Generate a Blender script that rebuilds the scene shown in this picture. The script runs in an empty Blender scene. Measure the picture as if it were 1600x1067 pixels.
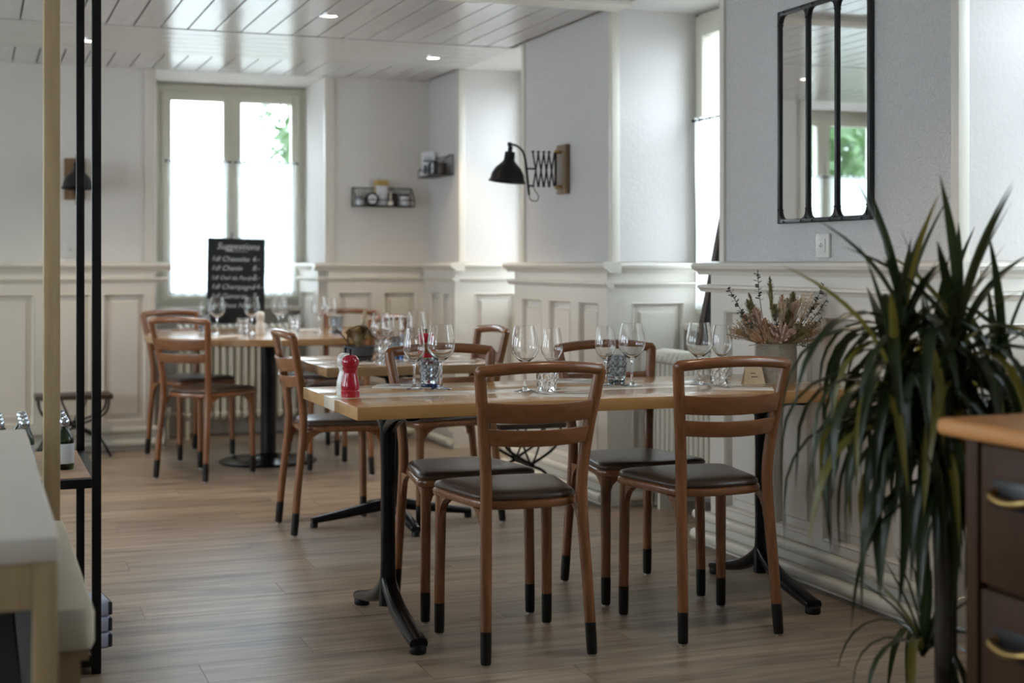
import bpy, bmesh, math, random
from mathutils import Vector, Matrix
random.seed(7)
sc = bpy.context.scene
COL = sc.collection
PI = math.pi

# ------------------------------------------------------------ camera
cam_d = bpy.data.cameras.new('camera'); cam = bpy.data.objects.new('camera', cam_d); COL.objects.link(cam)
cam.location = (0, 0, 1.15); cam.rotation_euler = (PI/2, 0, math.radians(-20.7))
cam_d.lens = 50.0; cam_d.sensor_width = 36.0; cam_d.shift_y = -0.0759
cam_d.clip_start = 0.05; cam_d.clip_end = 200
cam_d.dof.use_dof = True; cam_d.dof.focus_distance = 4.45; cam_d.dof.aperture_fstop = 2.6
sc.camera = cam

# ------------------------------------------------------------ world, exposure
world = bpy.data.worlds.new('sky'); sc.world = world; world.use_nodes = True
wbg = world.node_tree.nodes['Background']
wbg.inputs['Color'].default_value = (0.775, 0.87, 1.0, 1)
wbg.inputs['Strength'].default_value = 8.0
vs = sc.view_settings
vs.view_transform = 'Standard'; vs.look = 'None'; vs.gamma = 1.0; vs.use_curve_mapping = False
vs.exposure = 0.60

CEIL = 2.37; WX = 2.86; BY = 9.14; LX = -3.0; FY = -2.5
# every window of the room: (axis, inner plane, a0, a1, sill, head, niche depth)
WINDOWS = [
    ('back', 1.13, 2.155, 0.86, CEIL, 9.75),
    ('back', -1.19, -0.09, 0.86, CEIL, 9.75),
    ('right', 5.13, 6.20, 0.86, CEIL, 3.30),
    ('right', 7.38, 8.49, 0.86, CEIL, 3.30),
    ('right', 2.50, 3.64, 0.86, CEIL, 3.30),
    ('right', -0.10, 1.00, 0.86, CEIL, 3.30),
    ('left', 1.2, 2.8, 0.60, 2.25, LX-0.35),
    ('left', 4.0, 5.7, 0.60, 2.25, LX-0.35),
    ('left', 6.7, 8.2, 0.60, 2.25, LX-0.35),
]
def portal(side, a0, a1, z0, z1, plane):
    l = bpy.data.lights.new('daylight_portal', 'AREA'); l.shape = 'RECTANGLE'
    l.size = a1-a0; l.size_y = z1-z0; l.cycles.is_portal = True
    o = bpy.data.objects.new('daylight_portal', l); COL.objects.link(o)
    m = (a0+a1)/2; z = (z0+z1)/2
    if side == 'back': o.location = (m, plane+0.10, z); o.rotation_euler = (-PI/2, 0, 0)
    if side == 'right': o.location = (plane+0.10, m, z); o.rotation_euler = (0, PI/2, 0); l.size, l.size_y = z1-z0, a1-a0
    if side == 'left': o.location = (plane-0.10, m, z); o.rotation_euler = (0, -PI/2, 0); l.size, l.size_y = z1-z0, a1-a0
for w in WINDOWS: portal(*w)

# ------------------------------------------------------------ material helpers
def new_mat(name):
    m = bpy.data.materials.new(name); m.use_nodes = True
    nt = m.node_tree; b = nt.nodes['Principled BSDF']
    return m, nt, b
def sset(b, **k):
    names = {'rough': 'Roughness', 'metal': 'Metallic', 'ior': 'IOR', 'trans': 'Transmission Weight', 'coat': 'Coat Weight', 'spec': 'Specular IOR Level', 'sheen': 'Sheen Weight'}
    for a, v in k.items(): b.inputs[names[a]].default_value = v
def plain(name, col, rough=0.5, var=0.06, scale=8.0, bump=0.0, bscale=60.0, **k):
    m, nt, b = new_mat(name); N = nt.nodes; L = nt.links
    tc = N.new('ShaderNodeTexCoord'); nz = N.new('ShaderNodeTexNoise'); nz.inputs['Scale'].default_value = scale; nz.inputs['Detail'].default_value = 4
    L.new(tc.outputs['Object'], nz.inputs['Vector'])
    mx = N.new('ShaderNodeMix'); mx.data_type = 'RGBA'
    mx.inputs['A'].default_value = tuple(c*(1-var) for c in col)+(1,); mx.inputs['B'].default_value = tuple(min(1, c*(1+var)) for c in col)+(1,)
    L.new(nz.outputs['Fac'], mx.inputs['Factor']); L.new(mx.outputs['Result'], b.inputs['Base Color'])
    sset(b, rough=rough, **k)
    if bump:
        n2 = N.new('ShaderNodeTexNoise'); n2.inputs['Scale'].default_value = bscale; n2.inputs['Detail'].default_value = 3
        L.new(tc.outputs['Object'], n2.inputs['Vector'])
        bp = N.new('ShaderNodeBump'); bp.inputs['Strength'].default_value = bump; bp.inputs['Distance'].default_value = 0.004 if bump < 0.95 else 0.012
        L.new(n2.outputs['Fac'], bp.inputs['Height']); L.new(bp.outputs['Normal'], b.inputs['Normal'])
    return m
def wood(name, c1, c2, axis=0, rough=0.35, scale=1.0, stretch=14.0, bump=0.05, rand=0.0, coat=0.0, spec=0.5, knots=0.0):
    m, nt, b = new_mat(name); N = nt.nodes; L = nt.links
    tc = N.new('ShaderNodeTexCoord'); mp = N.new('ShaderNodeMapping')
    s = [stretch*scale]*3; s[axis] = scale
    mp.inputs['Scale'].default_value = s
    L.new(tc.outputs['Object'], mp.inputs['Vector'])
    src = mp.outputs['Vector']
    oi = N.new('ShaderNodeObjectInfo')
    ad = N.new('ShaderNodeVectorMath'); ad.operation = 'ADD'
    ml = N.new('ShaderNodeMath'); ml.operation = 'MULTIPLY'; ml.inputs[1].default_value = 37.0
    L.new(oi.outputs['Random'], ml.inputs[0]); L.new(src, ad.inputs[0]); L.new(ml.outputs[0], ad.inputs[1])
    nz = N.new('ShaderNodeTexNoise'); nz.inputs['Scale'].default_value = 1.6; nz.inputs['Detail'].default_value = 6; nz.inputs['Roughness'].default_value = 0.62; nz.inputs['Distortion'].default_value = 0.6
    L.new(ad.outputs[0], nz.inputs['Vector'])
    rp = N.new('ShaderNodeValToRGB'); e = rp.color_ramp.elements
    e[0].position = 0.3; e[0].color = c1+(1,); e[1].position = 0.72; e[1].color = c2+(1,)
    L.new(nz.outputs['Fac'], rp.inputs['Fac'])
    out = rp.outputs['Color']
    if knots:
        m2 = N.new('ShaderNodeMapping'); s2 = [6.0]*3; s2[axis] = 1.6; m2.inputs['Scale'].default_value = s2
        L.new(tc.outputs['Object'], m2.inputs['Vector'])
        a2 = N.new('ShaderNodeVectorMath'); a2.operation = 'ADD'; L.new(m2.outputs[0], a2.inputs[0]); L.new(ml.outputs[0], a2.inputs[1])
        k = N.new('ShaderNodeTexNoise'); k.inputs['Scale'].default_value = 1.3; k.inputs['Detail'].default_value = 5; L.new(a2.outputs[0], k.inputs['Vector'])
        kr = N.new('ShaderNodeValToRGB'); ke = kr.color_ramp.elements; ke[0].position = 0.56; ke[0].color = (0, 0, 0, 1); ke[1].position = 0.74; ke[1].color = (1, 1, 1, 1)
        L.new(k.outputs['Fac'], kr.inputs['Fac'])
        km = N.new('ShaderNodeMath'); km.operation = 'MULTIPLY'; km.inputs[1].default_value = knots; L.new(kr.outputs['Color'], km.inputs[0])
        kx = N.new('ShaderNodeMix'); kx.data_type = 'RGBA'; L.new(km.outputs[0], kx.inputs['Factor']); L.new(out, kx.inputs['A']); kx.inputs['B'].default_value = tuple(c*0.35 for c in c1)+(1,)
        out = kx.outputs['Result']
    if rand:
        hs = N.new('ShaderNodeHueSaturation'); mr = N.new('ShaderNodeMapRange'); mr.inputs['To Min'].default_value = 1-rand; mr.inputs['To Max'].default_value = 1+rand
        L.new(oi.outputs['Random'], mr.inputs['Value']); L.new(mr.outputs['Result'], hs.inputs['Value']); L.new(out, hs.inputs['Color']); out = hs.outputs['Color']
    L.new(out, b.inputs['Base Color'])
    sset(b, rough=rough, coat=coat, spec=spec)
    b.inputs['Coat Roughness'].default_value = 0.15
    if bump:
        bp = N.new('ShaderNodeBump'); bp.inputs['Strength'].default_value = bump; bp.inputs['Distance'].default_value = 0.004
        L.new(nz.outputs['Fac'], bp.inputs['Height']); L.new(bp.outputs['Normal'], b.inputs['Normal'])
    return m
def glassy(name, col=(1, 1, 1), ior=1.5, rough=0.0):
    m, nt, b = new_mat(name); b.inputs['Base Color'].default_value = col+(1,); sset(b, rough=rough, trans=1.0, ior=ior); return m
def pane_mat(name, tint=(0.97, 0.99, 0.98), gloss=0.06):
    m, nt, b = new_mat(name); N = nt.nodes; L = nt.links; N.remove(b)
    t = N.new('ShaderNodeBsdfTransparent'); t.inputs['Color'].default_value = tint+(1,)
    g = N.new('ShaderNodeBsdfGlossy'); g.inputs['Roughness'].default_value = 0.02
    mx = N.new('ShaderNodeMixShader'); mx.inputs[0].default_value = gloss
    L.new(t.outputs[0], mx.inputs[1]); L.new(g.outputs[0], mx.inputs[2]); L.new(mx.outputs[0], N['Material Output'].inputs['Surface'])
    return m
def sheer_mat(name):
    m, nt, b = new_mat(name); N = nt.nodes; L = nt.links; N.remove(b)
    t = N.new('ShaderNodeBsdfTransparent'); t.inputs['Color'].default_value = (1, 1, 1, 1)
    tl = N.new('ShaderNodeBsdfTranslucent'); tl.inputs['Color'].default_value = (0.93, 0.95, 0.95, 1)
    d = N.new('ShaderNodeBsdfDiffuse'); d.inputs['Color'].default_value = (0.85, 0.87, 0.87, 1)
    m1 = N.new('ShaderNodeMixShader'); m1.inputs[0].default_value = 0.35; L.new(tl.outputs[0], m1.inputs[1]); L.new(d.outputs[0], m1.inputs[2])
    wv = N.new('ShaderNodeTexNoise'); wv.inputs['Scale'].default_value = 30; tc = N.new('ShaderNodeTexCoord'); L.new(tc.outputs['Object'], wv.inputs['Vector'])
    mr = N.new('ShaderNodeMapRange'); mr.inputs['To Min'].default_value = 0.6; mr.inputs['To Max'].default_value = 0.8; L.new(wv.outputs['Fac'], mr.inputs['Value'])
    m2 = N.new('ShaderNodeMixShader'); L.new(mr.outputs['Result'], m2.inputs[0]); L.new(t.outputs[0], m2.inputs[1]); L.new(m1.outputs[0], m2.inputs[2])
    L.new(m2.outputs[0], N['Material Output'].inputs['Surface'])
    return m
def emit(name, col, s):
    m, nt, b = new_mat(name); b.inputs['Emission Color'].default_value = col+(1,); b.inputs['Emission Strength'].default_value = s; return m

M = {}
M['plaster'] = plain('roughcast_plaster', (0.70, 0.675, 0.66), 0.85, 0.16, 130, 1.0, 125)
M['plaster_fine'] = plain('painted_plaster', (0.71, 0.675, 0.63), 0.85, 0.03, 3, 0.35, 45)
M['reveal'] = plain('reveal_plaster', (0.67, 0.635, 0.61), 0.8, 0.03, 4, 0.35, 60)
M['wainscot'] = plain('wainscot_paint', (0.70, 0.645, 0.57), 0.42, 0.03, 5)
M['trim_paint'] = plain('trim_paint', (0.72, 0.67, 0.59), 0.4, 0.03, 5)
M['window_paint'] = plain('window_paint', (0.66, 0.64, 0.54), 0.4, 0.02, 5)
M['pane'] = pane_mat('window_glass')
M['sheer'] = sheer_mat('sheer_curtain')
M['ceil'] = wood('ceiling_board', (0.60, 0.585, 0.58), (0.71, 0.69, 0.68), 1, 0.17, 1.0, 9, 0.30, 0.05)
M['ceilx'] = wood('ceiling_board_cross', (0.58, 0.555, 0.53), (0.64, 0.615, 0.59), 0, 0.22, 1.0, 10, 0.08, 0.03)
M['gap'] = plain('dark_gap', (0.012, 0.012, 0.013), 0.8)
M['floor'] = wood('oak_floor', (0.185, 0.133, 0.092), (0.435, 0.342, 0.250), 0, 0.37, 1.3, 13, 0.03, 0.13, 0, 0.5, 0.7)
M['chair'] = wood('chestnut_varnish', (0.172, 0.062, 0.021), (0.285, 0.115, 0.044), 2, 0.26, 3, 8, 0.01, 0.05, 0.25)
M['chair_x'] = wood('chestnut_varnish_cross', (0.172, 0.062, 0.021), (0.285, 0.115, 0.044), 0, 0.26, 3, 8, 0.0, 0.05, 0.25)
M['tip'] = plain('dark_leg_tip', (0.010, 0.009, 0.008), 0.4, spec=0.3)
M['glide'] = plain('steel_glide', (0.5, 0.5, 0.5), 0.25, metal=1.0)
M['leather'] = plain('brown_leather', (0.070, 0.042, 0.029), 0.30, 0.12, 25, 0.12, 220)
M['oak'] = wood('oak_table', (0.42, 0.215, 0.068), (0.54, 0.305, 0.112), 0, 0.25, 1.2, 12, 0.0, 0.06, 0.3)
M['oak_pale'] = wood('pale_maple_inlay', (0.74, 0.66, 0.52), (0.82, 0.74, 0.61), 0, 0.24, 1.2, 10, 0.0, 0.02, 0.3)
M['walnut'] = wood('round_table_wood', (0.30, 0.175, 0.08), (0.42, 0.26, 0.13), 0, 0.22, 1.2, 12, 0.0, 0.03, 0.3)
M['iron'] = plain('black_cast_iron', (0.006, 0.007, 0.009), 0.22, 0.2, 30, spec=0.3)
M['iron_mat'] = plain('matt_black_metal', (0.007, 0.007, 0.008), 0.42, 0.2, 30, spec=0.3)
M['mirror'] = plain('mirror_glass', (0.86, 0.88, 0.88), 0.015, 0.0, metal=1.0)
M['glass'] = glassy('clear_glass')
M['glass_blue'] = glassy('blue_glass', (0.07, 0.13, 0.34))
M['glass_grey'] = glassy('smoke_glass', (0.13, 0.15, 0.18))
M['glass_tint'] = glassy('grey_tinted_glass', (0.60, 0.65, 0.70))
M['red'] = plain('red_lacquer', (0.42, 0.008, 0.025), 0.16, 0.03, coat=0.5)
M['white_lacquer'] = plain('white_lacquer', (0.74, 0.72, 0.68), 0.18, 0.02, coat=0.4)
M['steel'] = plain('polished_steel', (0.72, 0.72, 0.72), 0.14, 0.02, metal=1.0)
M['napkin'] = plain('paper_napkin', (0.80, 0.76, 0.70), 0.9, 0.03, 20, 0.1, 150)
M['slate'] = plain('chalkboard_slate', (0.012, 0.014, 0.016), 0.6, 0.3, 15)
M['chalk'] = plain('white_chalk', (0.85, 0.85, 0.84), 0.95, 0.3, 300)
M['radiator'] = plain('radiator_enamel', (0.68, 0.64, 0.54), 0.3, 0.02)
M['darkframe'] = wood('dark_stained_frame', (0.03, 0.018, 0.014), (0.07, 0.04, 0.03), 2, 0.4, 2, 10, 0.02)
M['lampwood'] = wood('lamp_board_wood', (0.13, 0.075, 0.035), (0.26, 0.16, 0.08), 2, 0.5, 3, 8, 0.05)
M['socket'] = plain('socket_plastic', (0.72, 0.70, 0.65), 0.35, 0.01)
M['hole'] = plain('dark_hole', (0.01, 0.01, 0.01), 0.7)
M['pot_grey'] = plain('grey_concrete', (0.10, 0.105, 0.115), 0.7, 0.15, 20, 0.2, 60)
M['vase'] = plain('woven_stone_vase', (0.36, 0.33, 0.27), 0.75, 0.35, 60, 0.9, 90)
M['pine'] = wood('varnished_pine_shaded', (0.042, 0.016, 0.006), (0.072, 0.028, 0.011), 2, 0.42, 1.5, 9, 0.02, 0.03, 0.0, 0.3, 0.4)  # shade on the chest front is put into this colour, far darker than the top
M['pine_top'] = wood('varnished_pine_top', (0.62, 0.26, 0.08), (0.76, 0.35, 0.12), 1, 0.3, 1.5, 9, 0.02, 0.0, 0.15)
M['brass'] = plain('aged_brass', (0.50, 0.34, 0.13), 0.32, 0.2, 30, metal=1.0)
M['cream'] = wood('cream_laminate', (0.82, 0.75, 0.65), (0.88, 0.81, 0.71), 1, 0.45, 1.0, 6, 0.0)
M['beech'] = wood('beech_timber', (0.42, 0.30, 0.155), (0.52, 0.38, 0.21), 2, 0.5, 2.0, 9, 0.02)
M['creamcloth'] = plain('cream_upholstery', (0.68, 0.62, 0.47), 0.8, 0.05, 10, 0.2, 120)
M['taupe'] = plain('taupe_fabric', (0.085, 0.068, 0.055), 0.85, 0.1, 20, 0.2, 120)
M['terracotta'] = plain('planter_glaze', (0.06, 0.06, 0.065), 0.4)
M['soil'] = plain('potting_soil', (0.03, 0.02, 0.014), 0.95, 0.4, 60, 0.8, 80)
M['bark'] = plain('plant_bark', (0.055, 0.042, 0.03), 0.9, 0.3, 40, 0.6, 60)
def leaf_mat(name, c1, c2, tl=0.3):
    m, nt, b = new_mat(name); N = nt.nodes; L = nt.links
    oi = N.new('ShaderNodeObjectInfo'); tc = N.new('ShaderNodeTexCoord'); nz = N.new('ShaderNodeTexNoise'); nz.inputs['Scale'].default_value = 9
    L.new(tc.outputs['Object'], nz.inputs['Vector'])
    ad = N.new('ShaderNodeMath'); ad.operation = 'ADD'; L.new(oi.outputs['Random'], ad.inputs[0]); L.new(nz.outputs['Fac'], ad.inputs[1])
    hf = N.new('ShaderNodeMath'); hf.operation = 'MULTIPLY'; hf.inputs[1].default_value = 0.5; L.new(ad.outputs[0], hf.inputs[0])
    mx = N.new('ShaderNodeMix'); mx.data_type = 'RGBA'; mx.inputs['A'].default_value = c1+(1,); mx.inputs['B'].default_value = c2+(1,)
    L.new(hf.outputs[0], mx.inputs['Factor']); L.new(mx.outputs['Result'], b.inputs['Base Color']); sset(b, rough=0.36)
    t = N.new('ShaderNodeBsdfTranslucent'); L.new(mx.outputs['Result'], t.inputs['Color'])
    ms = N.new('ShaderNodeMixShader'); ms.inputs[0].default_value = tl
    L.new(b.outputs[0], ms.inputs[1]); L.new(t.outputs[0], ms.inputs[2]); L.new(ms.outputs[0], N['Material Output'].inputs['Surface'])
    return m
M['leaf'] = leaf_mat('dracaena_leaf', (0.014, 0.024, 0.008), (0.042, 0.058, 0.017))
M['leaf_backlit'] = leaf_mat('dracaena_leaf_backlit', (0.16, 0.15, 0.03), (0.34, 0.27, 0.05), 0.4)  # window light shining through some leaves, put into their colour as yellow
M['tree_leaf'] = leaf_mat('tree_foliage', (0.035, 0.085, 0.022), (0.085, 0.16, 0.05), 0.35)
for n, c in dict(dry_cream=(0.72, 0.60, 0.44), dry_peach=(0.66, 0.44, 0.29), dry_tan=(0.50, 0.35, 0.20), dry_green=(0.23, 0.21, 0.09), dry_dark=(0.06, 0.065, 0.06), dry_pink=(0.60, 0.42, 0.34), dry_yellow=(0.62, 0.46, 0.20), dry_twig=(0.12, 0.07, 0.04)).items():
    M[n] = plain(n, c, 0.9, 0.25, 60, 0.4, 150)
M['lav'] = plain('pale_blue_paper', (0.52, 0.56, 0.74), 0.5, 0.04)
M['dark_paper'] = plain('dark_blue_paper', (0.03, 0.035, 0.06), 0.5)
M['bottle'] = glassy('green_bottle', (0.05, 0.09, 0.03))
M['label_paper'] = plain('label_paper', (0.72, 0.72, 0.74), 0.7, 0.04)
M['shelf_wood'] = wood('shelf_board', (0.40, 0.25, 0.15), (0.52, 0.34, 0.21), 0, 0.45, 2, 9, 0.02)
M['foil'] = plain('silver_foil', (0.70, 0.74, 0.84), 0.2, 0.05, metal=1.0)
M['mustard'] = plain('mustard_card', (0.52, 0.36, 0.10), 0.7)
M['black'] = plain('black_enamel', (0.012, 0.012, 0.014), 0.35)
M['lamp_disc'] = emit('lamp_disc', (1.0, 0.93, 0.82), 6.0)
M['grass'] = plain('gravel_yard', (0.22, 0.22, 0.20), 0.95, 0.4, 3)
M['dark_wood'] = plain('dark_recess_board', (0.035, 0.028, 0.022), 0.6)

# ------------------------------------------------------------ mesh helpers
def link(name, me, mat, parent=None, smooth=None):
    o = bpy.data.objects.new(name, me); COL.objects.link(o)
    if mat is not None: me.materials.append(M[mat] if isinstance(mat, str) else mat)
    if smooth is not None and len(me.polygons):
        me.polygons.foreach_set('use_smooth', [True]*len(me.polygons)); me.set_sharp_from_angle(angle=math.radians(smooth))
    if parent is not None: o.parent = parent
    return o
def tag(o, label=None, cat=None, group=None, kind=None):
    if label: o['label'] = label
    if cat: o['category'] = cat
    if group: o['group'] = group
    if kind: o['kind'] = kind
    return o
def empty(name, loc=(0, 0, 0), rz=0.0):
    o = bpy.data.objects.new(name, None); COL.objects.link(o); o.location = loc; o.rotation_euler = (0, 0, rz); o.empty_display_size = 0.05; return o
class MB:
    def __init__(s): s.v = []; s.f = []
    def add(s, vs, fs):
        b = len(s.v); s.v += [tuple(p) for p in vs]; s.f += [tuple(b+i for i in f) for f in fs]; return s
    def box(s, x0, x1, y0, y1, z0, z1, fn=None):
        p = [(x, y, z) for z in (z0, z1) for y in (y0, y1) for x in (x0, x1)]
        if fn: p = [fn(*q) for q in p]
        return s.add(p, [(0, 2, 3, 1), (4, 5, 7, 6), (0, 1, 5, 4), (2, 6, 7, 3), (0, 4, 6, 2), (1, 3, 7, 5)])
    def tube(s, pts, r, n=10, cap=True, sx=1.0, up=None):
        pts = [Vector(p) for p in pts]; k = len(pts); rs = r if isinstance(r, (list, tuple)) else [r]*k
        vs = []; fs = []; nrm = None
        for i in range(k):
            t = (pts[min(i+1, k-1)]-pts[max(i-1, 0)]).normalized()
            if nrm is None:
                a = Vector(up) if up else (Vector((0, 0, 1)) if abs(t.z) < 0.9 else Vector((1, 0, 0)))
                nrm = (a-t*a.dot(t)).normalized()
            else: nrm = (nrm-t*nrm.dot(t)).normalized()
            bn = t.cross(nrm)
            for j in range(n):
                a = 2*PI*j/n; vs.append(pts[i]+(nrm*math.cos(a)+bn*math.sin(a)*sx)*rs[i])
        for i in range(k-1):
            for j in range(n):
                a = i*n+j; b = i*n+(j+1) % n; fs.append((a, b, b+n, a+n))
        if cap: fs.append(tuple(reversed(range(n)))); fs.append(tuple(range((k-1)*n, k*n)))
        return s.add(vs, fs)
    def lathe(s, prof, n=24, c=(0, 0, 0), close=False, fn=None):
        vs = []; fs = []; k = len(prof)
        for r, z in prof:
            for j in range(n):
                a = 2*PI*j/n; rr = r
                vs.append((c[0]+rr*math.cos(a), c[1]+rr*math.sin(a), c[2]+z))
        rng = k if close else k-1
        for i in range(rng):
            for j in range(n):
                a = i*n+j; b = i*n+(j+1) % n; i2 = (i+1) % k
                fs.append((a, b, i2*n+(j+1) % n, i2*n+j))
        if not close:
            if prof[0][0] > 1e-5: fs.append(tuple(reversed(range(n))))
            if prof[-1][0] > 1e-5: fs.append(tuple(range((k-1)*n, k*n)))
        if fn: vs = [fn(*p) for p in vs]
        return s.add(vs, fs)
    def prism(s, poly, z0, z1, fn=None):
        k = len(poly); vs = [(x, y, z0) for x, y in poly]+[(x, y, z1) for x, y in poly]
        if fn: vs = [fn(*p) for p in vs]
        return s.add(vs, [tuple(reversed(range(k))), tuple(range(k, 2*k))]+[(i, (i+1) % k, (i+1) % k+k, i+k) for i in range(k)])
    def mesh(s, name='m', weld=False):
        me = bpy.data.meshes.new(name); me.from_pydata(s.v, [], s.f)
        bm = bmesh.new(); bm.from_mesh(me)
        if weld: bmesh.ops.remove_doubles(bm, verts=bm.verts, dist=1e-5)
        bmesh.ops.recalc_face_normals(bm, faces=bm.faces); bm.to_mesh(me); bm.free()
        me.update(); return me
    def build(s, name, mat, parent=None, smooth=None, bevel=0.0, seg=2, weld=False):
        me = s.mesh(name, weld)
        if bevel:
            bm = bmesh.new(); bm.from_mesh(me)
            ed = [e for e in bm.edges if len(e.link_faces) == 2 and e.calc_face_angle(0) > 0.5]
            bmesh.ops.bevel(bm, geom=ed, offset=bevel, segments=seg, affect='EDGES', profile=0.5, clamp_overlap=True)
            bm.to_mesh(me); bm.free()
            if smooth is None: smooth = 35
        return link(name, me, mat, parent, smooth)
def smoothpts(pts, n=6):
    P = [Vector(p) for p in pts]; out = []
    for i in range(len(P)-1):
        p0 = P[max(i-1, 0)]; p1 = P[i]; p2 = P[i+1]; p3 = P[min(i+2, len(P)-1)]
        for k in range(n):
            t = k/n
            out.append(0.5*((2*p1)+(p2-p0)*t+(2*p0-5*p1+4*p2-p3)*t*t+(3*p1-p0-3*p2+p3)*t**3))
    out.append(P[-1]); return out
def box_obj(name, mat, b, parent=None, bevel=0.0):
    return MB().box(*b).build(name, mat, parent, bevel=bevel)
def copy_tree(o, parent=None):
    c = o.copy(); COL.objects.link(c); c.parent = parent
    for ch in list(o.children): copy_tree(ch, c)
    return c

# ------------------------------------------------------------ the room shell
# floor: laid boards where they can be told apart, a continuous slab beyond
fl = MB(); fl.box(LX-0.4, 3.5, FY-0.2, 10.0, -0.12, -0.012)
floor = tag(fl.build('floor', 'gap'), 'grey brown oak plank floor of the dining room', None, None, 'structure')
rest = MB(); rest.box(LX-0.4, 3.5, FY-0.2, 2.6, -0.012, 0); rest.box(LX-0.4, -0.6, 2.6, 10.0, -0.012, 0); rest.box(2.86, 3.5, 2.6, 9.14, -0.012, 0); rest.box(-0.6, 3.5, 9.14, 10.0, -0.012, 0)
rest.build('floor_margin', 'floor', floor)
rows = 34; pw = (9.14-2.6)/rows
for i in range(rows):
    y0 = 2.6+i*pw; x = -0.6; off = [0.35, 0.95, 0.6, 1.2][i % 4]+random.uniform(-0.1, 0.1); ln = off
    while x < 2.86-1e-4:
        x1 = min(2.86, x+ln)
        if 2.86-x1 < 0.12: x1 = 2.86
        cx, cy = (x+x1)/2, y0+pw/2
        b = MB().box(x-cx+0.0007, x1-cx-0.0007, -pw/2+0.0007, pw/2-0.0007, -0.012, 0)
        o = b.build('floor_board', 'floor', floor); o.location = (cx, cy, 0); x = x1; ln = 1.28

# ceiling: lacquered boards with dark open joints
ce = MB(); ce.box(LX-0.4, 3.5, FY-0.2, 10.0, CEIL+0.018, CEIL+0.14)
ceiling = tag(ce.build('ceiling', 'gap'), 'white lacquered board ceiling with dark joints', None, None, 'structure')
cr = MB(); cr.box(LX-0.4, 3.5, FY-0.2, 3.4, CEIL, CEIL+0.018); cr.box(LX-0.4, -1.55, 3.4, 7.52, CEIL, CEIL+0.018); cr.box(LX-0.4, -1.55, 8.45, 10.0, CEIL, CEIL+0.018)
cr.build('ceiling_margin', 'ceil', ceiling)
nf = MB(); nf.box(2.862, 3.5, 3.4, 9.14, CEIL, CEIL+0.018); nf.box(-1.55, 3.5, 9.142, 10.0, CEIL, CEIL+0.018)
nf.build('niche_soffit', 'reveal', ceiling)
PWD = 0.1373; mesh_cache = {}
def ceil_board(xc, y0, y1):
    key = round(y1-y0, 3)
    if key not in mesh_cache:
        mm = MB().box(-PWD/2+0.0045, PWD/2-0.0045, -key/2, key/2, 0, 0.018).mesh('ceiling_board'); mm.materials.append(M['ceil']); mesh_cache[key] = mm
    o = bpy.data.objects.new('ceiling_board', mesh_cache[key]); COL.objects.link(o); o.parent = ceiling; o.location = (xc, (y0+y1)/2, CEIL)
x = 2.684-PWD/2
xs = [2.684+PWD/2]+[2.684-PWD/2-PWD*i for i in range(30)]
for xc in xs:
    ceil_board(xc, 3.4, 6.0); ceil_board(xc, 6.17, 7.515); ceil_board(xc, 8.455, 9.14)
for i in range(6):
    y0 = 7.52+i*0.155
    box_obj('cross_board', 'ceilx', (-3.0, WX, y0+0.0025, y0+0.1525, CEIL-0.003, CEIL+0.018), ceiling)
tag(box_obj('trim_1', 'trim_paint', (-1.55, WX, 6.0, 6.17, CEIL-0.02, CEIL+0.016), None, 0.004), 'cream trim board across the ceiling', None, None, 'structure')

# walls
def wall(name, boxes, mat, label):
    m = MB()
    for b in boxes: m.box(*b)
    return tag(m.build(name, mat), label, None, None, 'structure')
H2 = CEIL+0.13
PIERS = [(FY, -0.10), (1.00, 2.50), (3.64, 5.13), (6.20, 7.38), (8.49, BY+0.8)]
wall_right = wall('wall_right', [(WX, 3.55, a, b, 0, H2) for a, b in PIERS]+[(3.30, 3.55, a, b, 0, 0.86) for a, b in [(-0.1, 1.0), (2.5, 3.64), (5.13, 6.2), (7.38, 8.49)]], 'plaster', 'roughcast plaster wall with wainscot and deep window niches')
wall_back = wall('wall_back', [(LX-0.5, -1.19, BY, 9.95, 0, H2), (-0.09, 1.05, BY, 9.95, 0, H2), (1.05, 1.13, 9.66, 9.95, 0, H2), (2.155, WX, BY, 9.95, 0, H2), (-1.19, -0.09, 9.75, 9.95, 0, 0.86), (1.13, 2.155, 9.75, 9.95, 0, 0.86)], 'plaster_fine', 'far end wall of warm white plaster over panelled wainscot')
lw = [(LX-0.45, LX, a, b, 0, H2) for a, b in [(FY-0.2, 1.2), (2.8, 4.0), (5.7, 6.7), (8.2, 9.95)]]+[(LX-0.45, LX, a, b, 0, 0.60) for a, b in [(1.2, 2.8), (4.0, 5.7), (6.7, 8.2)]]+[(LX-0.45, LX, a, b, 2.25, H2) for a, b in [(1.2, 2.8), (4.0, 5.7), (6.7, 8.2)]]
wall_left = wall('wall_left', lw, 'plaster_fine', 'window wall opposite the mirror')
wall_front = wall('wall_front', [(LX-0.45, 3.55, FY-0.2, FY, 0, H2)], 'plaster_fine', 'wall at the near end of the room')

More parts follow.
